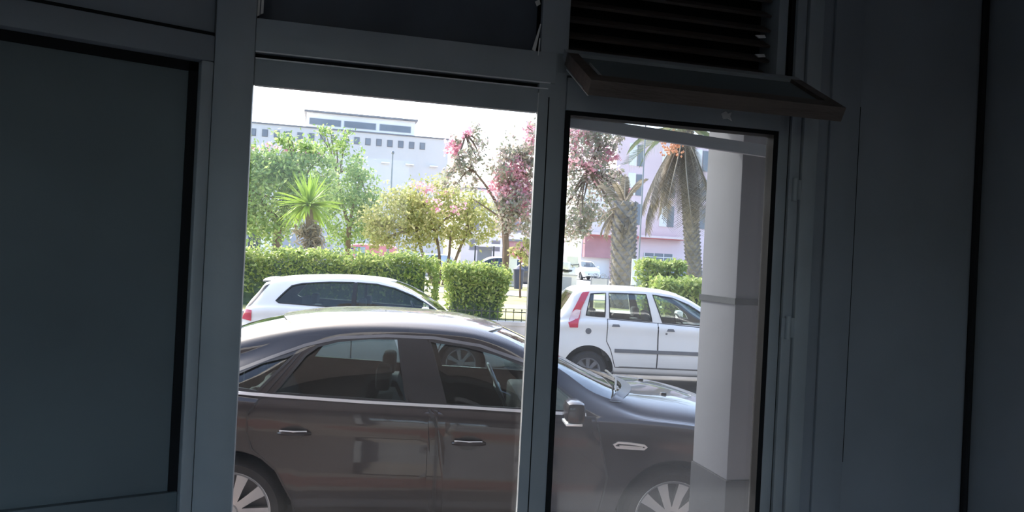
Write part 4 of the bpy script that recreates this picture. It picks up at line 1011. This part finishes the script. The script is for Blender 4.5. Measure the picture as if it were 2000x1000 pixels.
# open carport with white van shape behind the dark blue car
cpo = empty('carport', (at(925, 480, 70).x, 70, GZ), 0); tag(cpo, 'white flat carport on thin posts behind the dark blue car', 'carport')
MB().box(0, 3.6, 0, 4, 2.45, 2.65).build('roof', 'plaster2', cpo)
for x in (.1, 1.8, 3.45): MB().box(x, x + .12, .1, .22, 0, 2.45).build('post', 'iron', cpo)
MB().box(.2, 1.6, 3.6, 3.8, 0, 2.4).build('back_wall', 'farwin', cpo)
# red wall kiosk
rk = empty('kiosk', (at(986, 480, 55).x, 55, GZ), 0); tag(rk, 'small red-walled kiosk behind the trunk of the blossoming tree', 'kiosk')
MB().box(0, 2.2, 0, 2, 0, 2.7).build('block', 'redwall', rk); box('roof', 'roofedge', (-.15, 2.35, -.2, 2.1, 2.7, 2.85), rk); box('door', 'paint_red', (.5, 1.3, -.05, 0, 0, 2.2), rk)
# pink building with red canopies
pb = empty('pink_building', (at(1155, 450, 72).x, 72, GZ), BA); tag(pb, 'pink and lilac building with red canopies over its ground floor', 'building')
MB().box(2.2, 26, 0, 16, 0, 13.5).build('block', 'pinkwall', pb); MB().box(-.7, 2.2, .6, 10, 0, 10.4).build('wing', 'plaster2', pb)
for i in range(6):
    for j in range(3):
        x = 3.4 + i * 3.4; z = 5.2 + j * 2.8
        o = box('window', 'plaster2', (x, x + .75, -.1, 0, z, z + 2.1), pb); box('pane', 'farwin', (x + .85, x + 1.5, -.08, 0, z, z + 2.0), o)
for a, b in ((-.6, 2.5), (4.3, 9.2)):
    o = MB().box(a, b, -1.2, .5, 3.95, 4.12).build('canopy', 'redcanopy', pb); box('canopy_edge', 'canopywhite', (a, b, -1.26, -1.2, 4.02, 4.22), o)
box('sign_panel', 'redwall', (-.6, 2.2, -.1, .6, 1.9, 3.95), pb)
o = box('shop_window', 'farwin', (5.4, 8.4, -.06, 0, 1.2, 2.6), pb)
for x in (5.4, 6.4, 7.4, 8.35): box('window_bar', 'plaster2', (x, x + .07, -.1, -.05, 1.2, 2.6), o)
box('window_bar', 'plaster2', (5.4, 8.4, -.1, -.05, 2.2, 2.28), o)
box('shop_front', 'greywall', (3.0, 12, -.04, 0, 0, 1.2), pb)

# ================================================================== STREET FURNITURE
# slim lamp pole
Y = 40; b = at(757, 500, Y); lp_ = empty('lamp_pole', (b.x, Y, GZ)); tag(lp_, 'slim grey lamp pole before the white industrial building', 'lamp pole')
h = at(757, 300, Y).z - GZ
MB().tube([(0, 0, 0), (0, 0, h * .6), (0, 0, h)], [.075, .055, .035], 8).build('pole', 'pole', lp_, True)
MB().lathe([(0, h + .16), (.06, h + .14), (.085, h + .06), (.05, h - .02), (0, h - .02)], 'z', 10).build('lamp_head', 'pole', lp_, True)
# sign post with panel beside the stout palm
Y = 19.5; b = at(1246, 540, Y); st = empty('sign_post', (b.x, Y, zlawn(Y) - .01)); tag(st, 'tall thin post with a white upright sign panel beside the stout palm', 'sign post')
h = at(1246, 225, Y).z - zlawn(Y)
MB().tube([(0, 0, 0), (0, 0, h)], [.022, .018], 8).build('post', 'pole', st, True)
MB().box(-.17, -.03, -.03, .03, .68, 1.35).build('panel', 'signwhite', st); MB().box(-.03, .06, -.05, .05, .5, 1.28).build('upright', 'pole', st)
MB().box(-.20, .16, -.12, .12, .40, .47).build('foot', 'kerb', st); MB().box(-.15, .11, -.08, .08, 0, .40).build('base', 'greywall', st)
# white cabinet
Y = 33; b = at(996, 520, Y); wc = empty('utility_cabinet', (b.x, Y, zlawn(Y) - .01)); tag(wc, 'white utility cabinet beside the trunk of the blossoming tree', 'cabinet')
MB().box(-.26, .30, -.2, .2, .05, 1.25, bev=.015).build('body', 'signwhite', wc, True); MB().box(-.24, .28, -.22, .22, 0, .06).build('base', 'greywall', wc)
MB().box(-.22, .26, -.212, -.2, .12, .55).build('door', 'greywall', wc); MB().box(-.28, .32, -.23, .22, 1.25, 1.3).build('lid', 'signwhite', wc)
# waste bin
Y = 31; b = at(1014, 520, Y); wb = empty('waste_bin', (b.x, Y, zlawn(Y) - .01)); tag(wb, 'dark blue waste bin between white cabinet and charcoal car', 'bin')
MB().lathe([(0, 0), (.17, 0), (.22, .75), (.20, .76), (0, .70)], 'z', 16).build('body', 'bin', wb, True); MB().lathe([(.235, .74), (.235, .80), (.12, .88), (0, .90)], 'z', 16).build('lid', 'bin', wb, True)
# planter box
Y = 30; b = at(1100, 545, Y); pb2 = empty('planter_box', (b.x, Y, zlawn(Y) - .01)); tag(pb2, 'pale concrete planter box with grey front panel before the small white car', 'planter')
MB().box(-.35, .50, -.3, .3, 0, .66).build('box', 'plaster2', pb2); box('front_panel', 'greywall', (-.30, .30, -.33, -.3, .08, .60), pb2); box('rim', 'kerb', (-.38, .53, -.34, .34, .66, .72), pb2)
# scooter
Y = 34; b = at(1113, 520, Y); sc = empty('scooter', (b.x, Y, zlawn(Y) - .01), math.radians(70)); tag(sc, 'white parked scooter with windshield behind the planter box', 'scooter')
for x in (-.6, .6):
    t_ = MB().lathe([(.12, -.05), (.22, -.06), (.25, 0), (.22, .06), (.12, .05)], 'y', 20, (x, 0, .25), True).build('tyre', 'rubber', sc, True)
    MB().lathe([(0, -.04), (.13, -.04), (.13, .04), (0, .04)], 'y', 16, (x, 0, .25)).build('rim', 'alloy', t_)
MB().prism([(-.75, .45), (-.6, .75), (-.1, .78), (0, .40), (.3, .34), (.42, .36), (.52, .9), (.44, .95), (.28, .45), (-.1, .30), (-.4, .30)], 'y', -.14, .14).build('body', 'scooterwhite', sc)
MB().box(-.7, .0, -.13, .13, .76, .86, bev=.03).build('seat', 'rubber', sc, True)
MB().tube([(.60, 0, .25), (.46, 0, .95), (.42, 0, 1.08)], .025, 8).build('fork', 'alloy', sc); MB().tube([(.36, -.33, 1.10), (.42, 0, 1.06), (.36, .33, 1.10)], .018, 8).build('handlebar', 'iron', sc)
MB().prism([(.48, .95), (.50, .95), (.38, 1.45), (.36, 1.45)], 'y', -.26, .26).build('windshield', 'signwhite', sc)
MB().box(-.95, -.55, -.2, .2, .88, 1.2, bev=.05).build('top_box', 'scooterwhite', sc, True)
# ornate iron gate panel
Y = 29; b = at(1172, 530, Y); gp = empty('gate_panel', (b.x, Y, zlawn(Y) - .01)); tag(gp, 'grey metal gate panel with a scrolled top beside the small white car', 'gate')
MB().box(-.32, .30, -.02, .02, .12, .62).build('sheet', 'paint_silver', gp)
for x in (-.34, .30): MB().box(x, x + .04, -.03, .03, 0, .72).build('post', 'pole', gp)
for cx_ in (-.16, .12): MB().tube([(cx_ + .12 * (1 - t * .6) * math.cos(t * 9), 0, .70 + .12 * (1 - t * .6) * math.sin(t * 9)) for t in np.linspace(0, 1, 22)], .014, 6).build('scroll', 'pole', gp, True)
MB().tube([(-.34, 0, .64), (.34, 0, .64)], .016, 6).build('rail', 'pole', gp)
# white road line
struct(MB().prism([sp(-20, 3.9)[:2], sp(20, 3.9)[:2], sp(20, 4.02)[:2], sp(-20, 4.02)[:2]], 'z', 0, .004).build('road_line', 'white_paint_line'))
